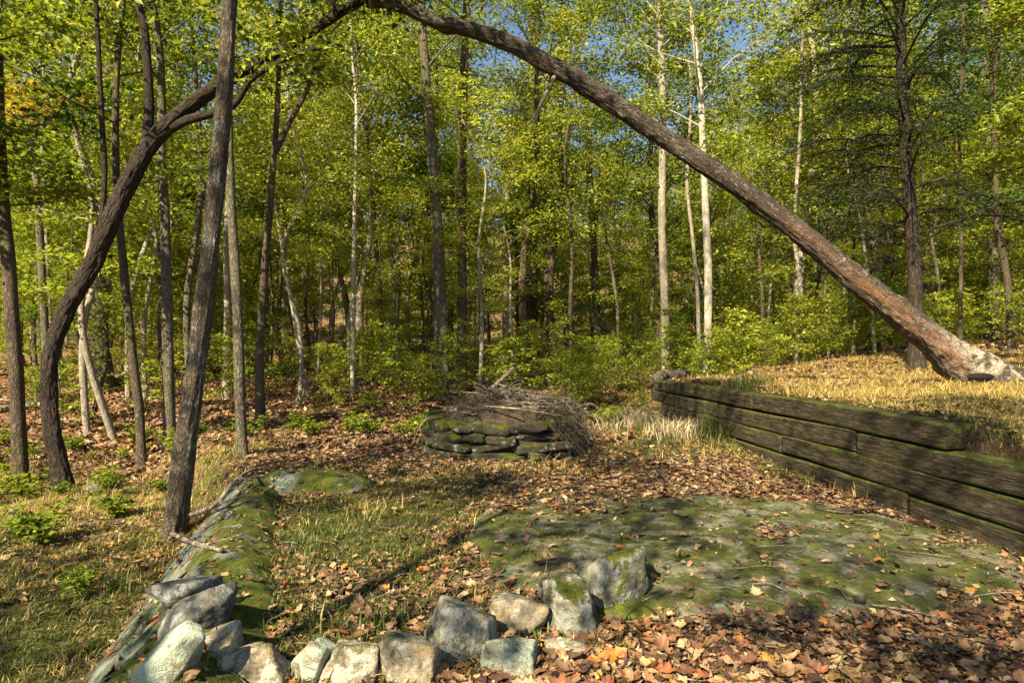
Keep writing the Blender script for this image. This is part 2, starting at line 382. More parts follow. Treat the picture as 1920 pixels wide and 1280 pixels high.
M['stone_tan'] = rockmat('stone_tan', (.18, .15, .095), (.42, .35, .24), moss=.28, lichen=.32, stain=.65, lcol=(.56, .51, .39))
M['stone_grey'] = rockmat('stone_grey', (.13, .125, .09), (.29, .27, .19), moss=.5, lichen=.42, stain=.3, lcol=(.44, .44, .37))
M['stone_moss'] = rockmat('stone_moss', (.12, .12, .085), (.27, .255, .18), moss=.85, lichen=.25, stain=.3, lcol=(.40, .40, .33))
M['stone_green'] = rockmat('stone_green', (.2, .19, .13), (.34, .33, .24), moss=.15, lichen=.7, stain=.3, lcol=(.40, .46, .34))
M['stone_dark'] = rockmat('stone_dark', (.09, .085, .07), (.19, .18, .15), moss=.25, lichen=.3, stain=.2, lcol=(.36, .37, .35))
M['stone_ring'] = rockmat('stone_ring', (.02, .018, .013), (.055, .048, .034), moss=.5, lichen=.0, stain=.15)  # shade lying over the ring is put into these darkened stone colours

def timbermat():
    m, t = newmat('timber'); b = NB(t)
    tc = b.n('ShaderNodeTexCoord'); v0 = tc.outputs['Object']
    oi = b.n('ShaderNodeObjectInfo'); va = b.n('ShaderNodeVectorMath', operation='ADD'); b.l(v0, va.inputs[0])
    cmb = b.n('ShaderNodeCombineXYZ'); sh = b.math('MULTIPLY', oi.outputs['Random'], 23.0); b.l(sh, cmb.inputs[0]); b.l(sh, cmb.inputs[1]); b.l(cmb.outputs[0], va.inputs[1]); v = va.outputs[0]
    g = b.noise(b.mapping(v, (30, 7, 50)), 1.0, 8, .8, .8)
    g2 = b.noise(b.mapping(v, (60, 5, 160)), 1.0, 4, .7)
    c = b.ramp(g, [(.34, (.008, .006, .004)), (.5, (.045, .035, .021)), (.72, (.17, .135, .082))])
    crack = b.rng(b.noise(b.mapping(v, (14, .9, 42)), 1.0, 3, .55, .3), .455, .47); crack2 = b.rng(b.noise(b.mapping(v, (14, .9, 42)), 1.0, 3, .55, .3), .50, .485)
    cr = b.math('MULTIPLY', crack, crack2)
    c = b.mix(b.math('MULTIPLY', cr, .85), c, (.012, .01, .008))
    geo = b.n('ShaderNodeNewGeometry'); sp = b.n('ShaderNodeSeparateXYZ'); b.l(geo.outputs['Normal'], sp.inputs[0])
    sv = b.n('ShaderNodeSeparateXYZ'); b.l(v0, sv.inputs[0])
    up = b.rng(sp.outputs[2], .05, .6, -.07, .36)
    mo = b.math('ADD', b.noise(b.mapping(v, (3, 2.2, 5)), 1.0, 6, .7), up)
    mm = b.rng(mo, .47, .66)
    mc = b.ramp(b.noise(v, 22, 4, .7), [(.3, (.022, .034, .008)), (.55, (.08, .09, .014)), (.75, (.19, .18, .022))])
    c = b.mix(b.math('MULTIPLY', mm, .78), c, mc)
    h = b.math('SUBTRACT', b.math('ADD', g, b.math('MULTIPLY', g2, .5)), b.math('MULTIPLY', cr, 1.3))
    b.out(c, .9, b.bump(h, .9, .014), .15); return m
M['timber'] = timbermat()

def groundmat():
    m, t = newmat('ground'); b = NB(t)
    geo = b.n('ShaderNodeNewGeometry'); v = geo.outputs['Position']
    wv = b.n('ShaderNodeTexNoise'); wv.inputs['Scale'].default_value = 14; wv.inputs['Detail'].default_value = 2; b.l(v, wv.inputs['Vector'])
    mv = b.n('ShaderNodeMix', data_type='RGBA', blend_type='LINEAR_LIGHT'); mv.inputs[0].default_value = .03; b.l(v, mv.inputs[6]); b.l(wv.outputs['Color'], mv.inputs[7])
    vo = b.n('ShaderNodeTexVoronoi'); vo.inputs['Scale'].default_value = 13; b.l(mv.outputs[2], vo.inputs['Vector'])
    sp = b.n('ShaderNodeSeparateColor'); b.l(vo.outputs['Color'], sp.inputs[0])
    vo2 = b.n('ShaderNodeTexVoronoi'); vo2.inputs['Scale'].default_value = 27; b.l(mv.outputs[2], vo2.inputs['Vector'])
    sp2 = b.n('ShaderNodeSeparateColor'); b.l(vo2.outputs['Color'], sp2.inputs[0])
    r = b.math('ADD', b.math('MULTIPLY', sp.outputs[0], .6), b.math('MULTIPLY', sp2.outputs[1], .4))
    lit = b.ramp(r, [(.1, (.05, .026, .016)), (.35, (.16, .078, .04)), (.6, (.30, .165, .08)), (.85, (.42, .27, .14))])
    soil = b.ramp(b.noise(v, 45, 5, .7), [(.3, (.025, .017, .011)), (.7, (.10, .062, .036))])
    near = b.attr('near')
    c = b.mix(near, lit, soil)
    gr = b.ramp(b.noise(v, 60, 4, .8), [(.3, (.04, .05, .010)), (.55, (.12, .13, .025)), (.8, (.33, .26, .08))])
    gf = b.math('MULTIPLY', b.attr('grassy'), b.rng(b.noise(v, 2.2, 5, .6), .35, .55))
    c = b.mix(b.math('MULTIPLY', gf, .85), c, gr)
    h = b.math('ADD', b.math('MULTIPLY', vo.outputs['Distance'], 1.0), b.math('ADD', vo2.outputs['Distance'], b.noise(v, 90, 3)))
    b.out(c, .92, b.bump(h, .9, .03), .12); return m
M['ground'] = groundmat()

# ------------------------------------------------------------------ where grass grows (0..1) and where litter lies
def grass_w(x, y):
    n = fbm(x * .8 + 40, y * .8)
    left = (1 - sst(0, .8, x - ridge_x(y) + .3)) * sst(13, 7, y) if False else (1 - sst(0, .8, x - ridge_x(y) + .3)) * (1 - sst(8, 12, y))
    knoll = np.minimum(np.exp(-(((x + .95) / 1.3) ** 2 + ((y - 4.6) / 2.1) ** 2)) * 1.5, 1)
    farg = .75 * sst(24, 36, y) * (fbm(x * .15, y * .15 + 50) > -.08)
    terr = sst(0, .3, x - wall_x(y) - .2) * (1 - sst(15, 20, y)) * sst(3.0, 3.8, y)
    mid = np.exp(-(((x - 2.2) / .9) ** 2 + ((y - 9.5) / 1.6) ** 2)) * 1.1
    ringf = np.exp(-(((x + .2) / 1.5) ** 2 + ((y - 7.0) / .55) ** 2)) * .8
    foot = np.exp(-((x - wall_x(y) + .18) / .22) ** 2) * sst(6.3, 7.5, y) * 1.2
    corner = np.exp(-(((x - 1.3) / .55) ** 2 + ((y - 2.35) / .25) ** 2)) * .8
    return np.clip(np.maximum.reduce([farg, left * .9, knoll, terr, mid, ringf, foot, corner]) + n * .5 - .05, 0, 1)
def dryness(x, y):
    d = .35 + .9 * fbm(x * .7 + 9, y * .7 + 3)
    d = d + .75 * sst(0, .4, x - wall_x(y) - .2)
    d = d + .25 * (1 - sst(0, .8, x - ridge_x(y) + .3)) * sst(4.5, 6, y)
    d = d - .35 * np.exp(-(((x + .95) / 1.25) ** 2 + ((y - 4.6) / 2.0) ** 2))
    return np.clip(d, 0, 1)

# ------------------------------------------------------------------ ground sheet
def axis(a0, a1, step, lo, hi, g=1.09):
    c = list(np.arange(a0, a1, step)); s = step
    x = c[-1]
    while x < hi: s *= g; x += s; c.append(x)
    s = step; x = c[0]; pre = []
    while x > lo: s *= g; x -= s; pre.append(x)
    return np.array(pre[::-1] + c)
gx = axis(-4.6, 4.8, .05, -400, 400); gy = axis(1.4, 9.5, .06, -300, 700)
X, Y = np.meshgrid(gx, gy); Z = ground_h(X, Y)
Z = np.where(Y < 1.4, Z * np.clip(1 + (Y - 1.4) * .02, .3, 1), Z)
Z = np.minimum(Z, 45 + 3 * fbm(X * .02, Y * .02))
nx, ny = len(gx), len(gy)
ii = (np.arange(ny - 1)[:, None] * nx + np.arange(nx - 1)[None, :]).ravel()
me = mk('ground', np.stack([X, Y, Z], -1).reshape(-1, 3), np.stack([ii, ii + 1, ii + nx + 1, ii + nx], -1))
a = me.attributes.new('grassy', 'FLOAT', 'POINT'); a.data.foreach_set('value', grass_w(X, Y).astype(np.float32).ravel())
a = me.attributes.new('near', 'FLOAT', 'POINT'); a.data.foreach_set('value', (1 - sst(7, 16, np.hypot(X, Y))).astype(np.float32).ravel())
GROUND = tag(link('ground', me, M['ground']), kind='structure')

def rock_patch(name, fn, x0, x1, y0, y1, mat, label, step=.028):
    xs = np.arange(x0, x1, step); ys = np.arange(y0, y1, step); X, Y = np.meshgrid(xs, ys)
    hh = fn(X, Y); keep = hh > -.06
    Z = ground_h(X, Y) + np.maximum(hh, -.10)
    n = len(xs); i = (np.arange(len(ys) - 1)[:, None] * n + np.arange(n - 1)[None, :])
    kq = keep[:-1, :-1] | keep[1:, :-1] | keep[:-1, 1:] | keep[1:, 1:]
    i = i[kq]
    # close it below so that it is a solid boulder
    V = np.stack([X, Y, Z], -1).reshape(-1, 3); V2 = V.copy(); V2[:, 2] -= .25
    Q = np.stack([i, i + 1, i + n + 1, i + n], -1); N = len(V)
    used = np.unique(Q); mp = -np.ones(N, int); mp[used] = np.arange(len(used))
    m = mk(name, V[used], mp[Q])
    o = link(name, m, mat); sm = o.modifiers.new('thick', 'SOLIDIFY'); sm.thickness = .18; sm.offset = -1
    tag(o, label, 'rock'); return o
rock_patch('bedrock_slab', slab_h, -1.2, 3.6, 2.9, 6.2, M['rock_slab'], 'broad flat bedrock slab with green moss beside the timber wall')
rock_patch('ridge_boulder', ridge_h, -4.2, -1.0, 1.5, 7.6, M['rock_ridge'], 'long mossy ridge of rock running past the foot of the grey leaning trunk')
rock_patch('mossy_boulder', knob_h, -3.0, -1.0, 5.5, 7.2, M['rock_knob'], 'low rounded boulder covered in bright moss in the grass')

# ------------------------------------------------------------------ field stones
def ico(sub):
    import bmesh
    bm = bmesh.new(); bmesh.ops.create_icosphere(bm, subdivisions=sub, radius=1); bm.verts.ensure_lookup_table()
    V = np.array([v.co[:] for v in bm.verts]); T = np.array([[v.index for v in f.verts] for f in bm.faces]); bm.free(); return V, T
ICO5 = ico(5); ICO4 = ico(4); ICO3 = ico(3)
def stone_mesh(name, dims, seed, base=ICO4, planes=10, rough=.05, hard=24):
    rg = np.random.default_rng(seed); D, T = base
    n = rg.normal(size=(planes, 3)); n /= np.linalg.norm(n, axis=1)[:, None]
    n = np.vstack([n, np.eye(3), -np.eye(3)]); d = np.concatenate([.66 + .3 * rg.random(planes), .82 + .14 * rg.random(6)])
    dot = np.maximum(D @ n.T, 1e-3) / d
    r = (dot ** hard).sum(1) ** (-1 / hard)
    r = r * (1 + rough * 2.0 * vn3(D + seed, 2.3) + rough * 1.8 * vn3(D + seed, 6) + rough * 1.3 * vn3(D + seed, 14) + rough * .8 * vn3(D + seed, 31))
    V = D * r[:, None] * np.asarray(dims) / 2
    return mk(name, V, None, T)
# px centre, py centre, width, height, depth factor, tilt(deg about view axis), material, label
STONES = [
 (352, 1112, 112, 62, 1.0, -14, 'stone_dark', 'grey layered stone lying on the mossy ridge, topmost of the stones there'),
 (372, 1158, 122, 84, 1.0, -24, 'stone_dark', 'dark grey stone with white lichen specks leaning on the mossy ridge'),
 (325, 1236, 84, 140, 1.1, 24, 'stone_green', 'tall tilted stone coated with pale green lichen'),
 (402, 1212, 106, 64, 1.0, -18, 'stone_tan', 'small pinkish wedge of stone behind the flat tan slab'),
 (466, 1256, 172, 84, .9, -10, 'stone_tan', 'wide flat tan slab of stone, longest of the row'),
 (580, 1246, 66, 98, 1.0, 24, 'stone_green', 'narrow upright wedge of stone with pale green lichen'),
 (654, 1256, 108, 104, 1.0, 4, 'stone_tan', 'squarish tan stone between the narrow wedge and a taller tan one'),
 (760, 1242, 118, 114, 1.0, 6, 'stone_tan', 'tall tan stone with a pointed crest in the row'),
 (868, 1194, 128, 122, 1.0, 26, 'stone_grey', 'grey green block tipped on its corner with one white lichen patch'),
 (963, 1156, 112, 88, 1.0, 12, 'stone_tan', 'creamy sunlit stone with a brown leaf stain on its top'),
 (1062, 1142, 96, 124, 1.0, -16, 'stone_grey', 'upright speckled stone covered in white lichen spots'),
 (1150, 1098, 132, 122, 1.0, -10, 'stone_moss', 'round mossy stone against the bedrock slab, last of the row'),
 (950, 1240, 112, 92, .9, -8, 'stone_green', 'low stone with yellow green lichen under the creamy one'),
 (1062, 1222, 74, 50, .9, -10, 'stone_tan', 'small half buried pinkish stone among the leaves'),
 (1170, 1146, 120, 52, 1.0, 0, 'rock_knob', 'dark mossy stone sunk in the leaves below the round one'),
 (418, 1122, 26, 34, 1.0, 0, 'stone_dark', 'tiny bluish stone beside the grey layered one'),
]
for k, (px, py, w_, h_, df, tl, mt, lab) in enumerate(STONES):
    b = hit(px, py + h_ * .42, surf_h)
    d = b[1] + .04
    c = P(px, py, d); W = w_ / F * d; H = h_ / F * d
    base = ICO5 if w_ > 90 else ICO4
    me = stone_mesh('field_stone', (W * 1.16, W * df * 1.05, H * 1.12), 40 + k, base, rough=.055)
    o = link('field_stone', me, M[mt], loc=tuple(P(px, py, d + W * .3))); o.rotation_euler = (R(-12), R(-tl), R(random.uniform(-20, 20)))
    o.rotation_euler = (R(-10), R(tl), R(random.uniform(-12, 12)))
    tag(o, lab, 'stone', 'stones set along the edge of the knoll')

# ------------------------------------------------------------------ timber retaining wall
def timber_mesh(L, Wd, H, seed):
    rg = np.random.default_rng(seed)
    ny_ = int(L / .035); prof = []
    nz, nw = 10, 8
    def edge(a, b, n): return [a + (b - a) * i / n for i in range(n)]
    loop = [(-Wd / 2, z) for z in edge(-H / 2, H / 2, nz)] + [(x, H / 2) for x in edge(-Wd / 2, Wd / 2, nw)] + [(Wd / 2, z) for z in edge(H / 2, -H / 2, nz)] + [(x, -H / 2) for x in edge(Wd / 2, -Wd / 2, nw)]
    pr = np.array(loop); m = len(pr)
    nrm = pr / np.array([Wd / 2, H / 2]); q = (np.abs(nrm) ** 18).sum(1) ** (1 / 18); pr = pr / q[:, None]
    ys = np.linspace(-L / 2, L / 2, ny_)
    V = np.zeros((ny_, m, 3)); V[:, :, 0] = pr[None, :, 0]; V[:, :, 2] = pr[None, :, 1]; V[:, :, 1] = ys[:, None]
    s = np.arange(m)[None, :]
    g = (vn(s * .9 + seed * 7, ys[:, None] * 1.3 + seed) - .5) * .014 + (vn(s * .31 + seed, ys[:, None] * 2.5) - .5) * .02
    end = 1 - .06 * (np.abs(ys) > L / 2 - .03)
    sc = (1 + g * 9 / max(H, .1) * .12)[:, :, None]
    V[:, :, 0] *= sc[:, :, 0] * end[:, None]; V[:, :, 2] *= sc[:, :, 0] * end[:, None]
    V[:, :, 2] += (.012 * np.sin(ys * 1.1 + seed))[:, None]
    V[0, :, 1] += rg.normal(size=m) * .004; V[-1, :, 1] += rg.normal(size=m) * .004
    Vf = V.reshape(-1, 3)
    i = np.arange(ny_ - 1)[:, None] * m; j = np.arange(m)[None, :]; j2 = (j + 1) % m
    Q = np.stack([i + j, i + m + j, i + m + j2, i + j2], -1).reshape(-1, 4)
    c0 = len(Vf); Vf = np.vstack([Vf, [[0, -L / 2, 0]], [[0, L / 2, 0]]]); jj = np.arange(m); j3 = (jj + 1) % m
    T = np.concatenate([np.stack([jj * 0 + c0, jj, j3], -1), np.stack([jj * 0 + c0 + 1, (ny_ - 1) * m + j3, (ny_ - 1) * m + jj], -1)])
    me = mk('timber', Vf, Q, T); return me
wall = tag(empty('timber_wall', (3.2, 6, 0)), 'low retaining wall of stacked mossy square timbers beside the lawn', 'wall')
TH = .215
def timber(y0, y1, ztop, seed, off=0.0, lab=None):
    yc = (y0 + y1) / 2; L = (y1 - y0) - .012
    x0, x1 = wall_x(y0), wall_x(y1)
    o = link('timber', timber_mesh(L, .23, TH - .012, seed), M['timber'], wall)
    o.location = (wall_x(yc) + .115 + off - 3.2, yc - 6, ztop - TH / 2); o.rotation_euler = (0, 0, math.atan(.07)); return o
zt = .82
timber(4.78, 8.05, zt, 1); timber(8.06, 12.3, zt, 2, .004)
timber(1.6, 5.9, zt - TH, 3, -.008); timber(5.91, 9.6, zt - TH, 4, .006); timber(9.61, 12.5, zt - TH, 5, -.004)
timber(1.4, 4.0, zt - 2 * TH, 6, .006); timber(4.01, 7.3, zt - 2 * TH, 7, -.006); timber(7.31, 11.9, zt - 2 * TH, 8, .004)
timber(1.6, 5.2, zt - 3 * TH, 9, -.012); timber(5.21, 9.0, zt - 3 * TH, 10, -.004)
lab_ = None

# ------------------------------------------------------------------ trees
def limbs(acc, twigs, rg, path, rad, t0, t1, n, Rl, up=.55, sub=3, shape='oval', thick=.32, minr=.008, droop=0.0, sidesl=5):
    path = np.asarray(path); m = len(path); ga = rg.random() * 6
    for i in range(n):
        f = (i + rg.random() * .8) / n; t = t0 + (t1 - t0) * f
        k = t * (m - 1); a = int(min(k, m - 2)); q = path[a] * (1 - (k - a)) + path[a + 1] * (k - a)
        r0 = np.interp(t, np.linspace(0, 1, len(rad)), rad)
        az = ga + i * 2.4 + rg.normal() * .4
        prof = (math.sin(math.pi * (0.12 + .85 * f)) ** .7) if shape == 'oval' else (1.05 - .8 * f)
        L = Rl * prof * (.65 + .5 * rg.random())
        el = up * (.6 + .7 * rg.random()) + (.5 * f if shape == 'oval' else 0)
        d = np.array([math.cos(az) * math.cos(el), math.sin(az) * math.cos(el), math.sin(el)])
        p1 = q + d * L * .5 + rg.normal(size=3) * .06 * L; p2 = q + d * L + np.array([0, 0, (.10 - droop) * L]) + rg.normal(size=3) * .10 * L
        lp = spline([q, p1, p2], 6); lr = max(r0 * thick, minr)
        tube(acc, lp, [lr, lr * .6, minr * .6], sidesl, seed=i)
        for s in range(sub):
            u = .35 + .6 * (s + rg.random()) / sub; kk = u * 5; a2 = int(min(kk, 4)); q2 = lp[a2] * (1 - (kk - a2)) + lp[a2 + 1] * (kk - a2)
            az2 = az + (1 if s % 2 else -1) * (.5 + .7 * rg.random()); L2 = L * (.28 + .3 * rg.random())
            d2 = np.array([math.cos(az2), math.sin(az2), .25 + .4 * rg.normal() * .5 - droop])
            e2 = q2 + d2 * L2
            sp = spline([q2, (q2 + e2) / 2 + rg.normal(size=3) * .05 * L2, e2], 4); tube(acc, sp, [lr * .4, minr * .4], 4, seed=s)
            twigs.append(sp[1]); twigs.append(sp[2]); twigs.append(sp[3]); twigs.append(sp[3] + rg.normal(size=3) * .15 * L2)
        twigs.append(lp[-1]); twigs.append(lp[-2]); twigs.append(lp[-3])
def foliage(twigs, rg, per, size, sxy=.3, sz=.11, flat=.75, wid=.55):
    tw = np.asarray(twigs); C = np.repeat(tw, per, 0); n = len(C)
    cl = np.repeat(rg.random(len(tw)), per)
    C = C + rg.normal(size=(n, 3)) * np.array([sxy, sxy, sz]) * (.6 + .8 * rg.random(n))[:, None]
    V, T = leaf_quads(C, size, rg, flat, wid)
    ti = np.clip(.55 * rg.random(n) + .45 * cl, 0, 1)
    return mk('foliage', V, None, T, False, np.concatenate([ti, ti]))

def stretch_up(pts, top, rg, wob=.12):
    """carry a trunk path on above the frame to its real height"""
    pts = list(np.asarray(pts)); d = pts[-1] - pts[-2]; d = d / np.linalg.norm(d)
    d = d * .5 + np.array([0, 0, .5]); d /= np.linalg.norm(d)
    while pts[-1][2] < top:
        pts.append(pts[-1] + d * 1.6 + rg.normal(size=3) * wob * np.array([1, 1, 0]))
    return np.array(pts)

def named_tree(pxpts, w0, w1, mat, label, name='tree', top=13, leafmat_='leaf_green', crown=(.45, 16, 2.6), per=20, size=.12, forks=(), seed=1, d=None, side=14, rough=.10, depth_lean=0.0, ridges=0, ramp=0, flare=1.5, group=None, sub=3, up=.55):
    rg = np.random.default_rng(seed)
    if d is None:
        g = hit(*pxpts[0]); d = g[1]
    pts = [P(x, y, d + depth_lean * i) for i, (x, y) in enumerate(pxpts)]
    base = pts[0].copy(); gz = float(ground_h(base[0], base[1])); pts[0][2] = min(pts[0][2], gz) - .08
    r0 = w0 / 2 / F * d; r1 = w1 / 2 / F * d; zt_in = pts[-1][2]; nin = len(pts)
    if top: pts = stretch_up(pts, top, rg)
    zz = np.array([p[2] for p in pts]); L = np.concatenate([[0], np.cumsum(np.linalg.norm(np.diff(pts, axis=0), axis=1))])
    Lin = L[nin - 1]
    n = int(max(24, L[-1] / (.06 if ridges else .22)))
    path = spline(pts, n)
    # radius over arc length
    Lp = np.linspace(0, 1, n) * 1.0
    Ls = np.concatenate([[0], np.cumsum(np.linalg.norm(np.diff(path, axis=0), axis=1))])
    rr = np.interp(Ls, [0, Lin, max(L[-1], Lin + .01)], [r0, r1, .03 if top else r1])
    rr = rr * (1 + (flare - 1) * np.exp(-Ls / (r0 * 2.2)))
    t = empty('tree' if name is None else name, (float(base[0]), float(base[1]), gz))
    o0 = np.array([base[0], base[1], gz])
    acc = Acc(); tube(acc, path - o0, rr, side, rough, seed, ridges=ridges, ramp=ramp)
    twigs = []
    for fk in forks:
        fp = spline([P(x, y, d + (fk[3] if len(fk) > 3 else 0) * i) for i, (x, y) in enumerate(fk[0])], 24) - o0
        tube(acc, fp, [fk[1] / 2 / F * d, fk[2] / 2 / F * d], 10, rough, seed + 3)
        limbs(acc, twigs, rg, fp, [.03, .02], .5, 1, 5, 1.0, sub=2)
    if crown:
        limbs(acc, twigs, rg, path - o0, rr, crown[0], .985, crown[1], crown[2], sub=sub, up=up)
    tm = acc.mesh('trunk', bark=True)
    link('trunk', tm, M[mat], t)
    if twigs and per: link('foliage', foliage(twigs, rg, per, size), M[leafmat_], t)
    tag(t, label, 'tree', group)
    return t, path, rr, o0, d

RT = 'trees with trunks rising clear of the undergrowth'
# --- the big grey trunk in front
named_tree([(326, 1000), (338, 900), (356, 770), (384, 560), (405, 350), (421, 180), (430, 0)], 41, 26, 'bark_big', 'grey trunk spotted with lichen leaning over the mossy rock ridge', name='oak_tree', top=15, crown=(.5, 16, 3.0), per=26, size=.11, side=72, ridges=17, ramp=.10, seed=3, flare=1.18)

# --- curved dark tree arching over from the side
def arch():
    rg = np.random.default_rng(5); d0 = hit(122, 920)[1]
    px = [(122, 925), (108, 860), (94, 780), (93, 690), (106, 630), (136, 560), (176, 490), (210, 410), (245, 335), (285, 265), (345, 208), (425, 150), (500, 108), (570, 66), (640, 22), (690, -6), (740, -40)]
    ww = [44, 36, 34, 33, 34, 36, 38, 39, 39, 37, 33, 30, 28, 26, 23, 20, 17]
    ds = np.linspace(d0, d0 + .5, len(px))
    pts = [P(x, y, dd) for (x, y), dd in zip(px, ds)]; g = pts[0].copy(); gz = float(ground_h(g[0], g[1])); o0 = np.array([g[0], g[1], gz]); pts[0][2] = gz - .06
    t = tag(empty('arching_tree', tuple(o0)), 'dark furrowed tree whose curved trunk bows right over the clearing', 'tree')
    path = spline(pts, 260) - o0; r = .86 * np.array(ww) / 2 / F * d0
    acc = Acc(); tube(acc, path, r, 64, .09, 2, ridges=13, ramp=.15, knots=[(2.9, 2.4, .07, .07)] + [(float(rg.uniform(.5, 8)), float(rg.random() * 6.28), float(rg.uniform(.04, .10)), float(rg.uniform(.015, .035))) for _ in range(14)])
    tw = []
    def br(pxp, w0, w1, dd=0, side=14):
        p = spline([P(x, y, d0 + .3 + dd * i) for i, (x, y) in enumerate(pxp)], 30) - o0
        tube(acc, p, [w0 / 2 / F * d0, w1 / 2 / F * d0], side, .08, w0); return p
    b1 = br([(322, 240), (350, 226), (400, 212), (440, 195), (470, 150), (520, 118), (600, 88)], 20, 8)
    b2 = br([(276, 275), (280, 200), (276, 120), (270, 50), (258, -10), (250, -150)], 20, 11)
    b3 = br([(188, 450), (196, 330), (192, 240), (186, 120), (180, 0), (176, -160)], 11, 8)
    b4 = br([(640, 20), (620, 0), (600, -60)], 12, 8)
    b5 = br([(598, 88), (610, 70), (640, 40)], 7, 4)
    limbs(acc, tw, rg, path, [.03, .02], .97, 1, 3, .9, sub=2)
    for b_ in (b2, b3, b4): limbs(acc, tw, rg, b_, [.03, .02], .7, 1, 7, 1.0, sub=3)
    limbs(acc, tw, rg, b1, [.02, .015], .6, 1, 4, .6, sub=2)
    # knot stub
    link('trunk', acc.mesh('trunk', bark=True), M['bark_arch'], t)
    link('foliage', foliage(tw, rg, 5, .10), M['leaf_dark'], t)
arch()

# --- the great trunk that leans down to the lawn
def leaning():
    rg = np.random.default_rng(6); d0 = 9.6
    px = [(1850, 722), (1822, 700), (1790, 675), (1745, 636), (1690, 592), (1610, 528), (1500, 437), (1400, 362), (1300, 294), (1200, 228), (1110, 168), (1040, 126), (960, 84), (890, 58), (820, 42), (760, 16), (715, 4), (690, 8)]
    ww = [125, 98, 77, 62, 56, 49, 44, 41, 40, 40, 40, 37, 34, 31, 28, 26, 24, 20]
    ds = np.linspace(d0, d0 - 1.0, len(px))
    pts = [P(x, y, dd) for (x, y), dd in zip(px, ds)]; g = pts[0].copy(); gz = float(ground_h(g[0], g[1])); o0 = np.array([g[0], g[1], gz])
    t = tag(empty('leaning_tree', tuple(o0)), 'thick half fallen trunk with peeling orange bark leaning across the clearing', 'tree')
    pts[0] = pts[0] + np.array([.05, 0, -.12])
    path = spline(pts, 300) - o0; r = np.array([(.88 if w_ < 90 else .95) * w_ / 2 / F * dd for w_, dd in zip(ww, ds)])
    acc = Acc(); tube(acc, path, r, 80, .10, 4, ridges=17, ramp=.12, knots=[(float(rg.uniform(.8, 10)), float(rg.random() * 6.28), float(rg.uniform(.05, .13)), float(rg.uniform(.02, .05))) for _ in range(26)])
    nring = 300 * 80
    def br(p, r0, r1, side=10): 
        tube(acc, spline(p, 20) - o0, [r0, r1], side, .1, 3)
    # stub branches
    dd = ds[10]
    br([P(1046, 130, dd), P(1030, 165, dd - .15), P(1010, 205, dd - .2), P(1004, 232, dd - .3)], .045, .012)
    br([P(1040, 130, dd), P(1018, 190, dd + .1), P(992, 235, dd + .2)], .035, .01, 6)
    br([P(880, 58, dd), P(960, 100, dd - .1), P(1050, 118, dd - .2), P(1090, 128, dd - .3)], .012, .004, 5)
    br([P(1078, 175, dd), P(1082, 200, dd), P(1086, 232, dd)], .015, .005, 5)
    br([P(760, 16, dd), P(745, -20, dd - .3), P(740, -120, dd - .5)], .06, .03)
    # root flare: buttress roots running out from the base
    for (ang, L_, rr_) in ((-.1, 1.0, .16), (.45, .8, .12), (-2.6, .55, .16), (-1.2, .6, .15), (1.6, .5, .12), (-.7, .8, .11)):
        dx, dy = math.cos(ang), math.sin(ang)
        e = [o0 + np.array([-dx * .0 - .15, 0, .22]), o0 + np.array([dx * L_ * .45, dy * L_ * .45, .10]), o0 + np.array([dx * L_, dy * L_, -.08])]
        for q_ in (1, 2): e[q_][2] = float(ground_h(e[q_][0], e[q_][1])) + (.07 if q_ == 1 else -.06)
        tube(acc, spline(e, 22) - o0, [rr_ * 1.6, rr_, .03], 16, .14, int(ang * 10) + 40, ridges=7, ramp=.12)
    tw = []
    limbs(acc, tw, rg, path, [.03, .02], .93, 1, 6, 1.0, sub=3)
    me = acc.mesh('trunk', bark=True)
    # bark stripped along the lower flank
    V = np.concatenate(acc.v); st = np.zeros(len(V)); i = np.arange(nring); th = (i % 80) / 80 * 2 * np.pi; u = i // 80 / 300
    P0 = path[(i // 80)]; rel = V[:nring] - P0; rel /= np.linalg.norm(rel, axis=1)[:, None] + 1e-9
    facing = sst(-.1, -.55, rel[:, 2] ) * 0
    f1 = np.clip((-rel[:, 2] + .45) * 1.6, 0, 1) * np.clip((.75 + rel[:, 2]) * 3, 0, 1)
    st[:nring] = f1 * np.clip((.42 - u) * 8, 0, 1) * np.clip((u - .06) * 12, 0, 1)
    a = me.attributes.new('strip', 'FLOAT', 'POINT'); a.data.foreach_set('value', st.astype(np.float32))
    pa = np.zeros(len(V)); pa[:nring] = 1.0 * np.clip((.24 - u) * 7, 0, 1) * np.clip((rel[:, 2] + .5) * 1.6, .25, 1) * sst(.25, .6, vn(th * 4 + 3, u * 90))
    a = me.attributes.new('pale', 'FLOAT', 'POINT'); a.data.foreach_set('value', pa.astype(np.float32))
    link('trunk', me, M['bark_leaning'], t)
    # near black lump painting the shade inside the gap between the roots
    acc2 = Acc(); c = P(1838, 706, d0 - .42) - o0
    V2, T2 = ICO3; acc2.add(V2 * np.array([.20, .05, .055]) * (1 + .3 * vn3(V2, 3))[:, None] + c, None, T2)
    hm, tt = newmat('hollow_shade'); NB(tt).out((.012, .008, .006), .95)
    oo = link('hollow_shade', acc2.mesh('hollow_shade'), hm, t); oo.rotation_euler = (0, 0, 0)
    link('foliage', foliage(tw, rg, 14, .10), M['leaf_dark'], t)
leaning()

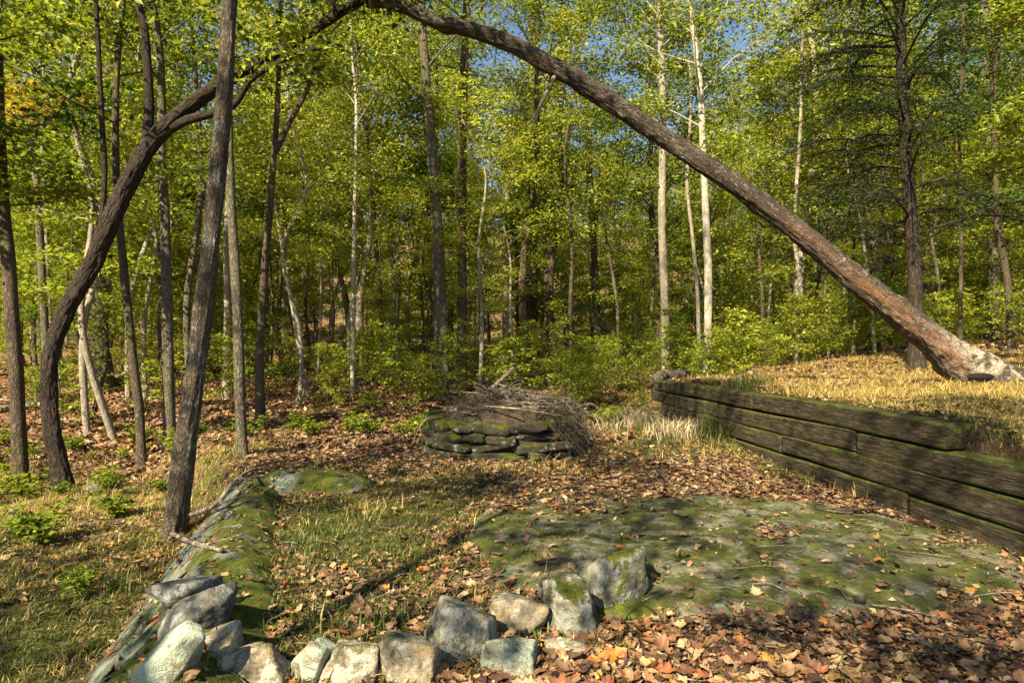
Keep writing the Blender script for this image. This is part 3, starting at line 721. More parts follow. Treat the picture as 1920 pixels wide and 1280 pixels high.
NAMED = [
 # px path, w0, w1, bark, label, top, foliage mat, crown
 ([(40, 905), (30, 700), (16, 500), (4, 380), (-2, 250), (-10, 0)], 30, 24, 'bark_brown', 'dark straight trunk behind the foot of the curved arching tree', 13, 'leaf_dark', (.35, 14, 2.4), ()),
 ([(266, 878), (262, 780), (250, 680), (230, 480), (217, 300), (221, 100)], 20, 13, 'bark_brown', 'slim bent trunk between the arching tree and the big grey trunk', 11, 'leaf_green', (.4, 14, 2.2), ()),
 ([(319, 838), (315, 650), (310, 430), (303, 300), (300, 100)], 27, 16, 'bark_grey', 'pale blotched trunk just behind the big grey leaning trunk', 14, 'leaf_green', (.4, 14, 2.4), ()),
 ([(190, 728), (184, 600), (195, 450), (205, 250), (210, 0)], 44, 26, 'bark_grey', 'stout flared trunk beside the fallen log on the slope', 17, 'leaf_green', (.35, 18, 4.5), ()),
 ([(455, 853), (450, 740), (446, 600), (438, 450), (430, 300), (428, 150), (430, 0)], 25, 15, 'bark_grey', 'straight trunk close behind the mossy rock ridge', 13, 'leaf_green', (.45, 12, 2.2), ()),
 ([(487, 800), (488, 640), (499, 480), (513, 300), (520, 200), (524, 60)], 22, 9, 'bark_brown', 'dark trunk that forks high up into two thin stems', 12, 'leaf_green', (.5, 12, 2.2), (([(515, 285), (545, 225), (575, 170), (600, 90), (608, 20)], 13, 5),)),
 ([(424, 745), (427, 600), (425, 450), (430, 300)], 18, 12, 'bark_pale', 'pale spotted trunk half hidden behind a straight grey one', 13, 'leaf_bright', (.4, 12, 2.4), ()),
 ([(574, 742), (556, 620), (532, 480), (516, 380)], 12, 6, 'bark_pale', 'thin pale yellow stem slanting behind the saplings', 8, 'leaf_bright', (.35, 12, 1.8), ()),
 ([(661, 738), (662, 560), (665, 400), (668, 200)], 11, 7, 'bark_white', 'thin whitish trunk with a crooked side twig', 11, 'leaf_bright', (.4, 14, 2.4), ()),
 ([(719, 722), (712, 560), (700, 400), (686, 240), (672, 120), (668, 0)], 13, 8, 'bark_brown', 'thin dark trunk curving gently past dead brown leaves', 12, 'leaf_green', (.5, 12, 2.2), ()),
 ([(829, 745), (827, 600), (820, 450), (812, 300), (799, 150), (790, 0)], 27, 15, 'bark_grey', 'tall trunk with a white lichen foot behind the ring of stones', 15, 'leaf_green', (.45, 14, 3.0), ()),
 ([(866, 735), (866, 500), (866, 300), (871, 100), (876, 0)], 20, 15, 'bark_brown', 'brown trunk standing next to the tall white footed one', 15, 'leaf_green', (.4, 14, 3.0), ()),
 ([(947, 692), (949, 560), (951, 450), (951, 350)], 14, 10, 'bark_pale', 'smooth pale trunk rising above the brush pile', 13, 'leaf_bright', (.4, 12, 3.0), ()),
 ([(974, 672), (972, 520), (960, 410), (950, 340)], 13, 9, 'bark_brown', 'brown trunk crossing close behind the smooth pale one', 12, 'leaf_green', (.4, 12, 2.8), ()),
 ([(995, 670), (998, 500), (999, 380), (1000, 240), (997, 110), (1000, 0)], 23, 17, 'bark_grey', 'speckled trunk passing behind the crook of the leaning one', 16, 'leaf_green', (.4, 16, 3.6), (([(1003, 225), (1020, 180), (1045, 140)], 12, 7),)),
 ([(1122, 684), (1115, 500), (1108, 380), (1101, 250), (1095, 150)], 16, 9, 'bark_grey', 'grey trunk with a slanting side limb in the thicket', 13, 'leaf_green', (.35, 16, 3.0), ()),
 ([(1249, 695), (1246, 560), (1241, 400), (1243, 250), (1241, 120), (1236, 30)], 19, 14, 'bark_pale', 'blotched trunk with dark scars, nearest the end of the timber wall', 14, 'leaf_green', (.42, 14, 3.0), ()),
 ([(1325, 680), (1328, 540), (1325, 440), (1319, 300), (1312, 150), (1296, 20)], 19, 12, 'bark_white', 'brilliant white sunlit trunk rising from the thicket', 14, 'leaf_bright', (.42, 14, 3.0), ()),
 ([(1312, 660), (1308, 560), (1298, 440), (1288, 340)], 10, 7, 'bark_pale', 'thin reddish stem just beside the brilliant white trunk', 11, 'leaf_bright', (.4, 12, 2.2), ()),
 ([(1868, 650), (1862, 450), (1858, 300), (1850, 150), (1846, 0)], 24, 15, 'bark_grey', 'tall trunk with a white patch high up beyond the lawn', 15, 'leaf_green', (.45, 14, 3.0), ()),
 ([(1898, 650), (1888, 520), (1870, 420), (1866, 300)], 16, 10, 'bark_brown', 'bent brown trunk half behind the one with a white patch', 11, 'leaf_dark', (.35, 14, 2.6), ()),
 ([(65, 716), (67, 560), (72, 400)], 5, 4, 'bark_white', 'very thin whitish pole beyond the curved arching tree', 7, 'leaf_bright', (.4, 10, 1.4), ()),
 ([(85, 680), (80, 560), (82, 400)], 9, 7, 'bark_pale', 'pale thin trunk far behind the curved arching tree', 12, 'leaf_green', (.4, 12, 2.6), ()),
 ([(1500, 690), (1502, 560), (1490, 430), (1500, 250)], 10, 7, 'bark_pale', 'pale thin trunk behind the middle of the leaning one', 12, 'leaf_bright', (.4, 12, 2.6), ()),
 ([(1655, 700), (1656, 520), (1655, 330), (1650, 200)], 7, 5, 'bark_brown', 'thin dark stem just beside the drooping evergreen', 10, 'leaf_green', (.5, 8, 1.6), ()),
 ([(1800, 640), (1802, 480), (1800, 330)], 9, 6, 'bark_brown', 'thin dark trunk above the foot of the leaning one', 11, 'leaf_dark', (.4, 12, 2.4), ()),
]
for k, (pp, w0, w1, mt, lab, top, lm, cr, fk) in enumerate(NAMED):
    dd_ = 15.5 + (pp[0][0] % 7) if pp[0][0] > 1200 else None
    wk_ = 1.0 if 780 < pp[0][0] < 1200 else .84
    named_tree(pp, w0 * wk_, w1 * wk_, mt, lab, name='forest_tree', top=top, leafmat_=lm, crown=cr, forks=fk, seed=20 + k, per=22, size=.12, flare=1.35, d=dd_)

# --- drooping dark evergreen
def evergreen():
    rg = np.random.default_rng(8)
    t, path, rr, o0, d = named_tree([(1719, 700), (1719, 600), (1712, 470), (1704, 360), (1696, 230), (1690, 100), (1688, 0)], 27, 17, 'bark_cedar', 'dark evergreen with drooping feathery boughs behind the leaning trunk', name='evergreen_tree', top=12, crown=None, per=0, seed=77, side=16, d=13.5)
    acc = Acc(); C = []
    pth = path - o0
    for i in range(74):
        z = 3.6 + (10.8 - 3.6) * (i / 74) ; k = int(np.argmin(np.abs(pth[:, 2] + o0[2] - z - .0))); q = pth[k]
        az = rg.random() * 2 * np.pi
        if i % 2: az = math.pi + rg.normal() * .75
        L = (4.1 - .20 * (z - 3.6)) * (.55 + .5 * rg.random())
        dx = np.array([math.cos(az), math.sin(az), 0])
        p = spline([q, q + dx * L * .5 + np.array([0, 0, .12 * L]), q + dx * L + np.array([0, 0, -.10 * L])], 14)
        tube(acc, p, [.028, .006], 5, seed=i)
        for s in range(3, 14):
            for sg in (-1, 1):
                a2 = az + sg * (.8 + .3 * rg.random()); l2 = .55 * (1.15 - s / 16) * (.6 + .6 * rg.random())
                e = p[s] + np.array([math.cos(a2), math.sin(a2), -.28]) * l2
                tube(acc, np.array([p[s], (p[s] + e) / 2 + [0, 0, .02], e]), [.006, .003], 3)
                m_ = int(10 + l2 * 58); tt = rg.random(m_)[:, None] * 1.05
                C.append(p[s] * (1 - tt) + e * tt + rg.normal(size=(m_, 3)) * np.array([.035, .035, .018]))
    link('bough', acc.mesh('bough', bark=True), M['bark_cedar'], t)
    C = np.concatenate(C); V, T = leaf_quads(C, .075, rg, .5, .30, .05); ti = rg.random(len(C))
    link('foliage', mk('foliage', V, None, T, False, np.concatenate([ti, ti])), M['needle'], t)
evergreen()

# --- prototypes for the unnamed wood: tall canopy trees, small understorey trees, saplings
def proto(kind, seed, name, mat, lm):
    rg = np.random.default_rng(seed); acc = Acc(); tw = []
    if kind == 'tall':
        H = 15 + 3 * rg.random(); r0 = .14 + .06 * rg.random()
        path = spline([np.array([rg.normal() * .22 * (i > 0), rg.normal() * .22 * (i > 0), -.2 + H * i / 5]) for i in range(6)], 30)
        rr = np.linspace(r0, .03, 30); tube(acc, path, rr, 9, .1, seed)
        limbs(acc, tw, rg, path, rr, .30, .99, 26, 3.0, sub=3); fo = foliage(tw, rg, 30, .15, .38, .14)
    elif kind == 'low':
        H = 4 + 1.6 * rg.random()
        path = spline([np.array([rg.normal() * .2 * (i > 0), rg.normal() * .2 * (i > 0), -.1 + H * i / 3]) for i in range(4)], 14)
        rr = np.linspace(.04, .01, 14); tube(acc, path, rr, 6, .1, seed)
        limbs(acc, tw, rg, path, rr, .10, .99, 24, 1.7, up=.30, sub=2, minr=.005); fo = foliage(tw, rg, 15, .15, .26, .08)
    elif kind == 'pole':
        H = 12 + 3 * rg.random(); r0 = .055 + .045 * rg.random()
        path = spline([np.array([rg.normal() * .3 * (i > 0), rg.normal() * .3 * (i > 0), -.2 + H * i / 5]) for i in range(6)], 30)
        rr = np.linspace(r0, .025, 30); tube(acc, path, rr, 8, .1, seed)
        limbs(acc, tw, rg, path, rr, .38, .99, 17, 1.9, sub=2); fo = foliage(tw, rg, 20, .13, .28, .10)
    elif kind == 'shade':
        H = 15.0; r0 = .16
        path = spline([np.array([rg.normal() * .5 * (i > 0), rg.normal() * .5 * (i > 0), -.2 + H * i / 5]) for i in range(6)], 30)
        rr = np.linspace(.075, .03, 30); tube(acc, path, rr, 9, .1, seed)
        limbs(acc, tw, rg, path, rr, .33, .99, 17, 3.3, sub=2); fo = foliage(tw, rg, 34, .14, .30, .14)
    elif kind == 'mid':
        H = 7 + 2.5 * rg.random(); r0 = .05 + .03 * rg.random()
        path = spline([np.array([rg.normal() * .25 * (i > 0), rg.normal() * .25 * (i > 0), -.1 + H * i / 4]) for i in range(5)], 22)
        rr = np.linspace(r0, .012, 22); tube(acc, path, rr, 7, .1, seed)
        limbs(acc, tw, rg, path, rr, .28, .99, 21, 1.8, up=.28, sub=3, shape='oval', minr=.006); fo = foliage(tw, rg, 16, .11, .22, .055, flat=.4)
    else:
        H = 1.3 + 1.6 * rg.random(); r0 = .012
        path = spline([np.array([rg.normal() * .1 * (i > 0), rg.normal() * .1 * (i > 0), -.05 + H * i / 3]) for i in range(4)], 10)
        rr = np.linspace(r0, .004, 10); tube(acc, path, rr, 5)
        limbs(acc, tw, rg, path, rr, .15, .99, 12, .5, up=.35, sub=2, minr=.004); fo = foliage(tw, rg, 7, .085, .09, .035, flat=.4)
    t = empty(name); link('trunk' if kind != 'sapling' else 'stem', acc.mesh('trunk', bark=True), M[mat], t); link('foliage', fo, M[lm], t)
    t['proto'] = 1; t['bk'] = mat[5:] + ' barked'; t['lf'] = {'leaf_green': 'green leaves', 'leaf_bright': 'yellow green leaves', 'leaf_dark': 'dark leaves'}[lm]
    return t
TALL = [proto('tall', 200 + i, 'woodland_tree', m_, l_) for i, (m_, l_) in enumerate([('bark_grey', 'leaf_green'), ('bark_brown', 'leaf_green'), ('bark_pale', 'leaf_bright'), ('bark_grey', 'leaf_bright'), ('bark_brown', 'leaf_dark')])]
POLE = [proto('pole', 260 + i, 'slim_tree', m_, l_) for i, (m_, l_) in enumerate([('bark_grey', 'leaf_bright'), ('bark_pale', 'leaf_bright'), ('bark_brown', 'leaf_green'), ('bark_pale', 'leaf_green')])]
LOW = [proto('low', 280 + i, 'young_maple', 'bark_grey', 'leaf_bright' if i < 2 else 'leaf_green') for i in range(3)]
SHADE = [proto('shade', 250 + i, 'shade_tree', 'bark_grey', 'leaf_green') for i in range(2)]
MID = [proto('mid', 300 + i, 'understorey_tree', m_, l_) for i, (m_, l_) in enumerate([('bark_brown', 'leaf_bright'), ('bark_grey', 'leaf_green'), ('bark_pale', 'leaf_bright'), ('bark_brown', 'leaf_green'), ('bark_grey', 'leaf_bright')])]
SAP = [proto('sapling', 400 + i, 'sapling', 'bark_brown', l_) for i, l_ in enumerate(['leaf_bright', 'leaf_green', 'leaf_bright', 'leaf_bright'])]
used = set(); PLACED = []
def place(protos, x, y, sc, label, cat, group, idx=None):
    k = idx if idx is not None else int(rng.integers(len(protos)))
    p = protos[k]
    o = p if p.name not in used else copy_tree(p); used.add(p.name)
    if 'proto' in o: del o['proto']
    o.location = (x, y, float(ground_h(x, y))); o.scale = (sc, sc, sc * float(rng.uniform(.9, 1.15))); o.rotation_euler = (float(rng.normal() * .03), float(rng.normal() * .03), float(rng.random() * 6.28))
    o['bk'] = p['bk'] if 'bk' in p else ''
    tag(o, label, cat, group); PLACED.append(o); return o
GB = 'trees filling the wood behind the clearing'; GP = 'slim straight trees of the wood'; GM = 'young trees of the understorey'; GS = 'leafy saplings under the trees'; GSH = 'shade trees on the near side of the clearing'
CLEAR = [(661, 24), (719, 24), (829, 40), (866, 30), (949, 22), (996, 40), (1120, 28), (1248, 34), (1326, 34), (425, 20), (488, 24)]
def blocks(x, y, r=0):
    px = 960 + x / y * F; return y < 23 and any(abs(px - c) < w_ for c, w_ in CLEAR)
def scatter(n, y0, y1, pw, excl=None, xr=.86, bias=None):
    out = []; tries = 0
    while len(out) < n and tries < 20000:
        tries += 1
        y = y0 + (y1 - y0) * rng.random() ** pw; x = (rng.random() * 2 - 1) * (xr * y + 1)
        if excl and excl(x, y): continue
        if any((x - a) ** 2 + (y - b) ** 2 < .5 * min(1, y / 30) for a, b in out): continue
        out.append((x, y))
    return out
for x, y in scatter(75, 20, 75, .75): place(TALL, x, y, rng.uniform(.8, 1.15), 'slender leafy forest tree deep in the wood behind the clearing', 'tree', GB)
for x, y in scatter(50, 60, 135, .8): place(TALL, x, y, rng.uniform(.9, 1.2), 'distant forest tree on the hillside far beyond the clearing', 'tree', 'trees of the far hillside')
def ex_mid(x, y):
    px = 960 + x / y * F
    if blocks(x, y) or (y < 17 and 600 < px < 1350): return True
    return (y < 13 and 560 < px < 1250) or (px > 1250 and y < 17) or (px < 560 and y < 12)
for x, y in scatter(54, 12.5, 42, 1.0, ex_mid): place(MID, x, y, rng.uniform(.8, 1.2), 'young understorey tree with layered sprays of leaves', 'tree', GM)
for x, y in scatter(100, 13, 50, .95, ex_mid): place(POLE, x, y, rng.uniform(.8, 1.15), 'slim pole like tree in the wood', 'tree', GP)
for x, y in scatter(46, 34, 80, 1.0): place(MID, x, y, rng.uniform(1.1, 1.7), 'yellow green understorey tree far back in the wood', 'tree', 'understorey trees far back in the wood', int(rng.choice([0, 2, 4])))
for x, y in scatter(84, 25, 62, .9): place(LOW, x, y, rng.uniform(.8, 1.5), 'bushy young maple covering the slope far back in the wood', 'tree', 'bushy young maples on the far slope')
def ex_sap(x, y):
    px = 960 + x / y * F
    if x > wall_x(y) and y < 16: return True
    if y < 12 and -3.5 < x < 3: return True
    if y < 13.5 and 560 < px < 960: return True
    if px < 620 and y > 9 and rng.random() < .6: return True
    return False
for x, y in scatter(150, 10.5, 32, 1.1, ex_sap): place(SAP, x, y, rng.uniform(.7, 1.25), 'leafy sapling growing under the trees', 'sapling', GS)
for x, y in [(rng.uniform(1.5, 16), rng.uniform(15.5, 21)) for _ in range(52)]:
    if x / y < .8: place(SAP, x, y, rng.uniform(.6, 1.15), 'leafy sapling in the thicket beyond the lawn', 'sapling', 'saplings of the thicket beyond the lawn')
# trees overhead and behind the viewpoint that throw the dappled shade
SH = [(-3.6, -1.6, .8), (-1.9, -5.0, .75), (-6.9, -1.4, .75)]
for i, (x, y, s_) in enumerate(SH): place(SHADE, x, y, s_, 'tall shade tree standing on the near side of the clearing', 'tree', GSH, i % 2)
# orange maple
def maple():
    rg = np.random.default_rng(91); d = 11.5; base = P(-70, 800, d); gz = float(ground_h(base[0], base[1])); o0 = np.array([base[0], base[1], gz])
    t = tag(empty('maple_tree', tuple(o0)), 'small maple with a spray of orange and yellow autumn leaves', 'tree')
    acc = Acc(); tw = []
    path = spline([o0 - [0, 0, .1], P(-60, 500, d), P(-50, 300, d), P(-60, 100, d)], 20) - o0; tube(acc, path, [.09, .04], 8, .1)
    for (a_, b_) in (((-50, 230), (150, 195)), ((-50, 200), (60, 160)), ((-50, 250), (100, 210))):
        p = spline([P(*a_, d), (P(*a_, d) + P(*b_, d - .5)) / 2 + [0, 0, .08], P(*b_, d - .5)], 12) - o0; tube(acc, p, [.03, .006], 5)
        for q in p[4:]: tw.append(q); tw.append(q + rg.normal(size=3) * [.2, .2, .05])
    link('trunk', acc.mesh('trunk', bark=True), M['bark_brown'], t); link('foliage', foliage(tw, rg, 22, .10, .16, .05, flat=.4), M['leaf_gold'], t)
maple()
# overhanging near boughs at the top of the view: crown of a tree outside the frame, top corners
def bough_tree(base, tips, label, seed, lm, per=14, size=.105, sz=.16):
    rg = np.random.default_rng(seed); gz = float(ground_h(base[0], base[1])); o0 = np.array([base[0], base[1], gz])
    t = tag(empty('overhanging_tree', tuple(o0)), label, 'tree'); acc = Acc(); tw = []
    H = 9.5; path = spline([np.array([0, 0, -.2]), np.array([.1, .1, 3]), np.array([-.1, .2, 6]), np.array([0, 0, H])], 24); tube(acc, path, [.13, .05], 14, .1, seed)
    for (px, py, d) in tips:
        e = P(px, py, d) - o0; q = path[int(np.clip((e[2] - .6) / H * 23, 8, 22))]
        p = spline([q, (q + e) / 2 + [0, 0, .25], e], 16); tube(acc, p, [.035, .008], 6)
        limbs(acc, tw, rg, p, [.02, .01], .4, 1, 9, .9, up=.15, sub=2, minr=.005)
    link('trunk', acc.mesh('trunk', bark=True), M['bark_brown'], t); link('foliage', foliage(tw, rg, per, size, sz, .06, flat=.5), M[lm], t)
bough_tree((-9.5, 8.5), [(60, 60, 8), (30, 260, 9), (90, 380, 9.5)], 'tree whose leafy boughs hang over the bend of the arching trunk', 501, 'leaf_green')
bough_tree((10.5, 9.0), [(1880, 40, 10), (1900, 230, 9.5), (1840, 330, 10.5)], 'tree whose leafy boughs hang over the foot of the leaning trunk', 502, 'leaf_green')

# ------------------------------------------------------------------ stone ring and brush pile
ring = tag(empty('stone_ring', (-.12, 8.75, 0)), 'low round dry stone wall, mossy and darkened for shade, holding the brush pile', 'stone wall')
RC = np.array([-.12, 8.75]); gz = float(ground_h(-.12, 8.75)); rgr = np.random.default_rng(12)
mats_ = [M['stone_ring']]
k = 0
for course in range(5):
    n = 15 if course % 2 else 14; hh = [.11, .09, .10, .12, .14][course]; z0 = gz - .13 + [.0, .11, .20, .30, .42][course]
    a = rgr.random() * .4
    while a < 2 * math.pi:
        ln = rgr.uniform(.28, .72); da = ln / 1.02
        rad = 1.02 + rgr.normal() * .025 - .02 * course
        am = a + da / 2
        if not (course == 4 and rgr.random() < .15 and math.sin(am) > 0):
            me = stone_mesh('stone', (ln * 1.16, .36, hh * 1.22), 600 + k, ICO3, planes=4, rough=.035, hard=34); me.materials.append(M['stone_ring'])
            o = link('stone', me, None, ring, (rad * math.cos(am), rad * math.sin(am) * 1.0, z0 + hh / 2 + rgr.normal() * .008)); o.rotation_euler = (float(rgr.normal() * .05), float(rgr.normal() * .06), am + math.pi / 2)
        k += 1; a += da + .005
fill = Acc(); D_, T_ = ICO4; V_ = D_ * np.array([.98, .98, .56]); V_ = V_ * (1 + .25 * vn3(D_, 3))[:, None] + np.array([0, 0, .12]); fill.add(V_, None, T_)
fm, ft = newmat('ring_fill'); b = NB(ft); tc = b.n('ShaderNodeTexCoord'); nn = b.noise(tc.outputs['Object'], 22, 6, .7); b.out(b.ramp(nn, [(.3, (.02, .014, .009)), (.7, (.11, .075, .045))]), .95, b.bump(nn, 1, .05))
oo = link('debris_fill', fill.mesh('debris_fill'), fm, ring, (0, 0, gz))

def crooked(p0, p1, rg, n=7, k=.05):
    p0 = np.asarray(p0, float); p1 = np.asarray(p1, float); L = np.linalg.norm(p1 - p0)
    t = np.linspace(0, 1, n)[:, None]; return spline(p0 * (1 - t) + p1 * t + rg.normal(size=(n, 3)) * L * k * np.array([1, 1, .6]), n * 2)
pile = tag(empty('brush_pile', (-.12, 8.75, gz)), 'tangled heap of dead sticks and twigs piled on the stone ring', 'brush pile')
rgp = np.random.default_rng(33); po = np.array([-.12, 8.75, gz])
for i in range(110):
    az = rgp.random() * 2 * math.pi; rad = rgp.uniform(0, .75); c = np.array([math.cos(az) * rad + .12, math.sin(az) * rad, .55 + .30 * (1 - rad) * rgp.random()])
    L = rgp.uniform(.35, 1.15); a2 = rgp.normal() * .7 + (0 if rgp.random() < .7 else 1.5); dz = rgp.normal() * .12 - .05
    dd = np.array([math.cos(a2), math.sin(a2), dz]) * L / 2
    acc = Acc(); p = crooked(c - dd, c + dd, rgp); r_ = rgp.uniform(.004, .011) if rgp.random() < .7 else rgp.uniform(.012, .022); tube(acc, p, [r_, r_ * .4], 5, cap=True, seed=i)
    for s in range(3):
        q = p[int(rgp.integers(4, 13))]; e = q + (dd / L * 2 * .5 + rgp.normal(size=3) * [.4, .4, .25]) * rgp.uniform(.12, .3); tube(acc, crooked(q, e, rgp, 3), [r_ * .5, .0015], 4, cap=True)
    link('stick', acc.mesh('stick', bark=True), M['stick'] if rgp.random() < .5 else M['stick_dark'], pile)
acc = Acc()
for i in range(330):   # fine tangle, spilling over the near right rim
    az = rgp.random() * 2 * math.pi; rad = rgp.random() ** .6 * .95
    c = np.array([math.cos(az) * rad + .1, math.sin(az) * rad, .56 + .26 * (1 - rad) * rgp.random()])
    if i % 3 == 0: c = np.array([rgp.normal() * .16 + .85, -.75 + rgp.normal() * .22, .10 + .42 * rgp.random()])
    dd = rgp.normal(size=3) * [.2, .14, .12]
    if i % 3 == 0: dd = np.array([.12 + .05 * rgp.normal(), -.06, -.22]) * rgp.uniform(.6, 1.4)
    tube(acc, crooked(c - dd, c + dd, rgp, 4, .09), [.0035, .0015], 3)
tag(link('twig', acc.mesh('twig', bark=True), M['stick_dark'], pile), kind='stuff')
# long bleached branch lying over the front of the heap and the stub standing behind it
def branch(name, pts, r, mat, label, cat='branch', side=8, twigs=4, seed=1, parent=None):
    rg = np.random.default_rng(seed); acc = Acc(); pts = [np.asarray(p, float) for p in pts]; o0 = pts[0].copy()
    p = spline(pts, 10 * len(pts)) - o0; p += rg.normal(size=p.shape) * .15 * np.mean(r)
    tube(acc, p, r, side, .15, seed, cap=True)
    for s in range(twigs):
        q = p[int(rg.integers(len(p) // 4, len(p) - 2))]; dr = (p[-1] - p[0]) / np.linalg.norm(p[-1] - p[0]); e = q + (dr * .8 + rg.normal(size=3) * [.6, .6, .25]) * rg.uniform(.1, .3)
        tube(acc, crooked(q, e, rg, 4), [np.mean(r) * .45, .0015], 5, cap=True)
    o = link(name, acc.mesh(name, bark=True), mat, parent, tuple(o0)); 
    if label: tag(o, label, cat)
    return o
branch('fallen_branch', [P(905, 760, 8.1), P(960, 765, 7.75), P(1000, 770, 7.62), P(1042, 778, 7.62)], [.007, .012, .01, .006], M['stick'], 'pale bare branch lying over the front of the brush pile', seed=4, twigs=7)
branch('fallen_branch', [P(918, 733, 9.2), P(940, 712, 9.25), P(964, 688, 9.3)], [.045, .035, .03], M['stick_dark'], 'thick broken branch sticking up from the top of the brush pile', seed=5, twigs=0)
branch('fallen_branch', [P(772, 832, 7.75), P(785, 805, 7.75), P(800, 785, 7.7), P(830, 781, 7.75)], [.006, .008, .004], M['stick'], 'thin curved twig arching down the stone ring', seed=6, twigs=0, side=6)
def gp(px, py, up=.02):
    h = hit(px, py, surf_h); h[2] = float(surf_h(h[0], h[1])) + up; return h
branch('fallen_branch', [gp(1055, 850, .03), gp(1080, 842, .06), gp(1112, 822, .14)], [.02, .016, .008], M['stick'], 'pale stick leaning in the dry grass beside the stone ring', seed=7, twigs=2)
branch('fallen_branch', [gp(318, 1022, .05), gp(350, 990, .10), gp(400, 972, .10), gp(440, 930, .12), gp(470, 897, .08)], [.012, .02, .018, .008], M['stick'], 'long crooked grey branch lying across the mossy rock ridge', seed=8, twigs=6)
branch('fallen_branch', [gp(322, 1010, .04), gp(356, 1025, .04), gp(415, 1044, .03)], [.02, .016, .012], M['stick'], 'short thick grey branch below the long crooked one', seed=9, twigs=1)
branch('fallen_branch', [gp(400, 970, .08), gp(430, 958, .08), gp(462, 940, .05)], [.008, .012, .005], M['stick'], 'light brown twig forking off beside the long crooked branch', seed=10, twigs=3)
branch('fallen_branch', [gp(1655, 958, .03), gp(1590, 966, .04), gp(1530, 958, .03)], [.012, .014, .008], M['stick_dark'], 'thin brown stick lying in the leaves near the timber wall', seed=11, twigs=1)
branch('fallen_branch', [gp(1632, 1152, .03), gp(1700, 1158, .035), gp(1790, 1172, .02)], [.004, .006, .004], M['stick'], 'thin straight twig on the leaves below the bedrock slab', seed=12, twigs=1, side=6)
branch('fallen_branch', [gp(1055, 1008, .02), gp(1100, 985, .03), gp(1132, 976, .02)], [.003, .005, .003], M['stick'], 'small twig lying on the bare grey rock of the slab', seed=13, twigs=1, side=6)
branch('fallen_branch', [gp(1405, 1105, .02), gp(1440, 1106, .03), gp(1475, 1118, .02)], [.003, .005, .003], M['stick'], 'short pale twig at the leafy edge of the slab', seed=14, twigs=0, side=6)
branch('fallen_branch', [gp(1700, 1212, .03), gp(1728, 1218, .03), gp(1752, 1228, .02)], [.006, .008, .004], M['stick'], 'stubby whitish stick among orange leaves', seed=15, twigs=0, side=6)
branch('fallen_branch', [gp(1020, 1105, .03), gp(1026, 1065, .05), gp(1024, 1040, .04)], [.003, .004, .002], M['stick'], 'forked little twig standing at the moss beside the stones', seed=16, twigs=3, side=6)
branch('fallen_log', [gp(170, 735, .12), gp(215, 722, .2), gp(270, 706, .25), gp(330, 700, .2)], [.10, .15, .13, .08], M['stick'], 'pale fallen log lying on the slope beside the stout flared trunk', 'log', side=14, seed=17, twigs=6)
branch('fallen_log', [gp(0, 775, .1), gp(40, 768, .12), gp(90, 765, .1)], [.07, .08, .05], M['stick'], 'weathered log on the ground between two dark trunks', 'log', side=12, seed=18, twigs=2)
branch('fallen_log', [P(1218, 716, 13.1), P(1240, 706, 13.2), P(1290, 700, 13.6)], [.10, .12, .08], M['stick_dark'], 'short dark log end beyond the far end of the timber wall', 'log', side=12, seed=19, twigs=2)
for (px, py, s_, lab) in ((288, 745, 26, 'pale sunlit rock on the slope below the fallen log'), (195, 900, 60, 'low dark stone beside the foot of the curved arching tree')):
    h = gp(px, py + s_ * .2); W = s_ / F * h[1]; o = link('field_rock', stone_mesh('field_rock', (W, W * .8, W * .5), int(px)), M['stone_tan'] if s_ < 40 else M['stone_dark'], loc=tuple(h)); tag(o, lab, 'rock')

# ------------------------------------------------------------------ litter, grass, plants
def leaf_template(kind, rg, curl=1.0):
    curl = rg.choice([.3, .6, 1.1, 1.8])
    if kind == 'oak':
        n = 18; th = np.linspace(0, 2 * np.pi, n, endpoint=False); r = .36 + .13 * np.cos(th * 7 + rg.random()) ; x = np.cos(th) * .5 * (1 + .05 * rg.normal(size=n)) * (.9 + .2 * (r - .3) * 2); y = np.sin(th) * r * .8 * (1 + .35 * np.cos(th))
    elif kind == 'maple':
        n = 20; th = np.linspace(0, 2 * np.pi, n, endpoint=False); sp = np.where(np.arange(n) % 4 == 0, .52, np.where(np.arange(n) % 2 == 0, .42, .35)) * (1 + .08 * rg.normal(size=n)); x = np.cos(th) * sp; y = np.sin(th) * sp
    else:
        n = 12; th = np.linspace(0, 2 * np.pi, n, endpoint=False); x = np.cos(th) * .5; y = np.sin(th) * .24 * (1 + .1 * rg.normal(size=n))
    P2 = np.stack([x, y], 1); inner = P2 * .5
    V = np.vstack([[[0, 0]], inner, P2]); 
    a, b, c = rg.normal() * .6 * curl, rg.normal() * .9 * curl + .45 * curl, rg.normal() * .6 * curl
    z = a * V[:, 0] ** 2 + b * V[:, 1] ** 2 + c * V[:, 0] * V[:, 1] + rg.normal(size=len(V)) * .035
    z = z - z[0]
    V = np.column_stack([V, z]); k = np.arange(n); k2 = (k + 1) % n
    T = np.concatenate([np.stack([k * 0, 1 + k, 1 + k2], -1), np.stack([1 + k, 1 + n + k, 1 + n + k2], -1), np.stack([1 + k, 1 + n + k2, 1 + k2], -1)])
    # stalk
    s0 = len(V); V = np.vstack([V, [[-.45, .008, 0], [-.75, 0, .05], [-.45, -.008, 0]]]); T = np.vstack([T, [[s0, s0 + 1, s0 + 2]]])
    return V, T
rgl = np.random.default_rng(55)
TPL = [leaf_template(k_, rgl) for k_ in ('oak', 'plain', 'oak', 'maple', 'plain', 'oak', 'plain', 'oak', 'plain', 'maple')]
def small_tpl(rg):
    V = np.array([[-.5, 0, 0], [0, .26, .0], [.5, 0, 0], [0, -.26, 0], [.05, 0, 0]], float); V[:, 2] = rg.normal(size=5) * .12; return V, np.array([[0, 4, 1], [1, 4, 2], [2, 4, 3], [3, 4, 0]])
STPL = [small_tpl(rgl) for _ in range(4)]
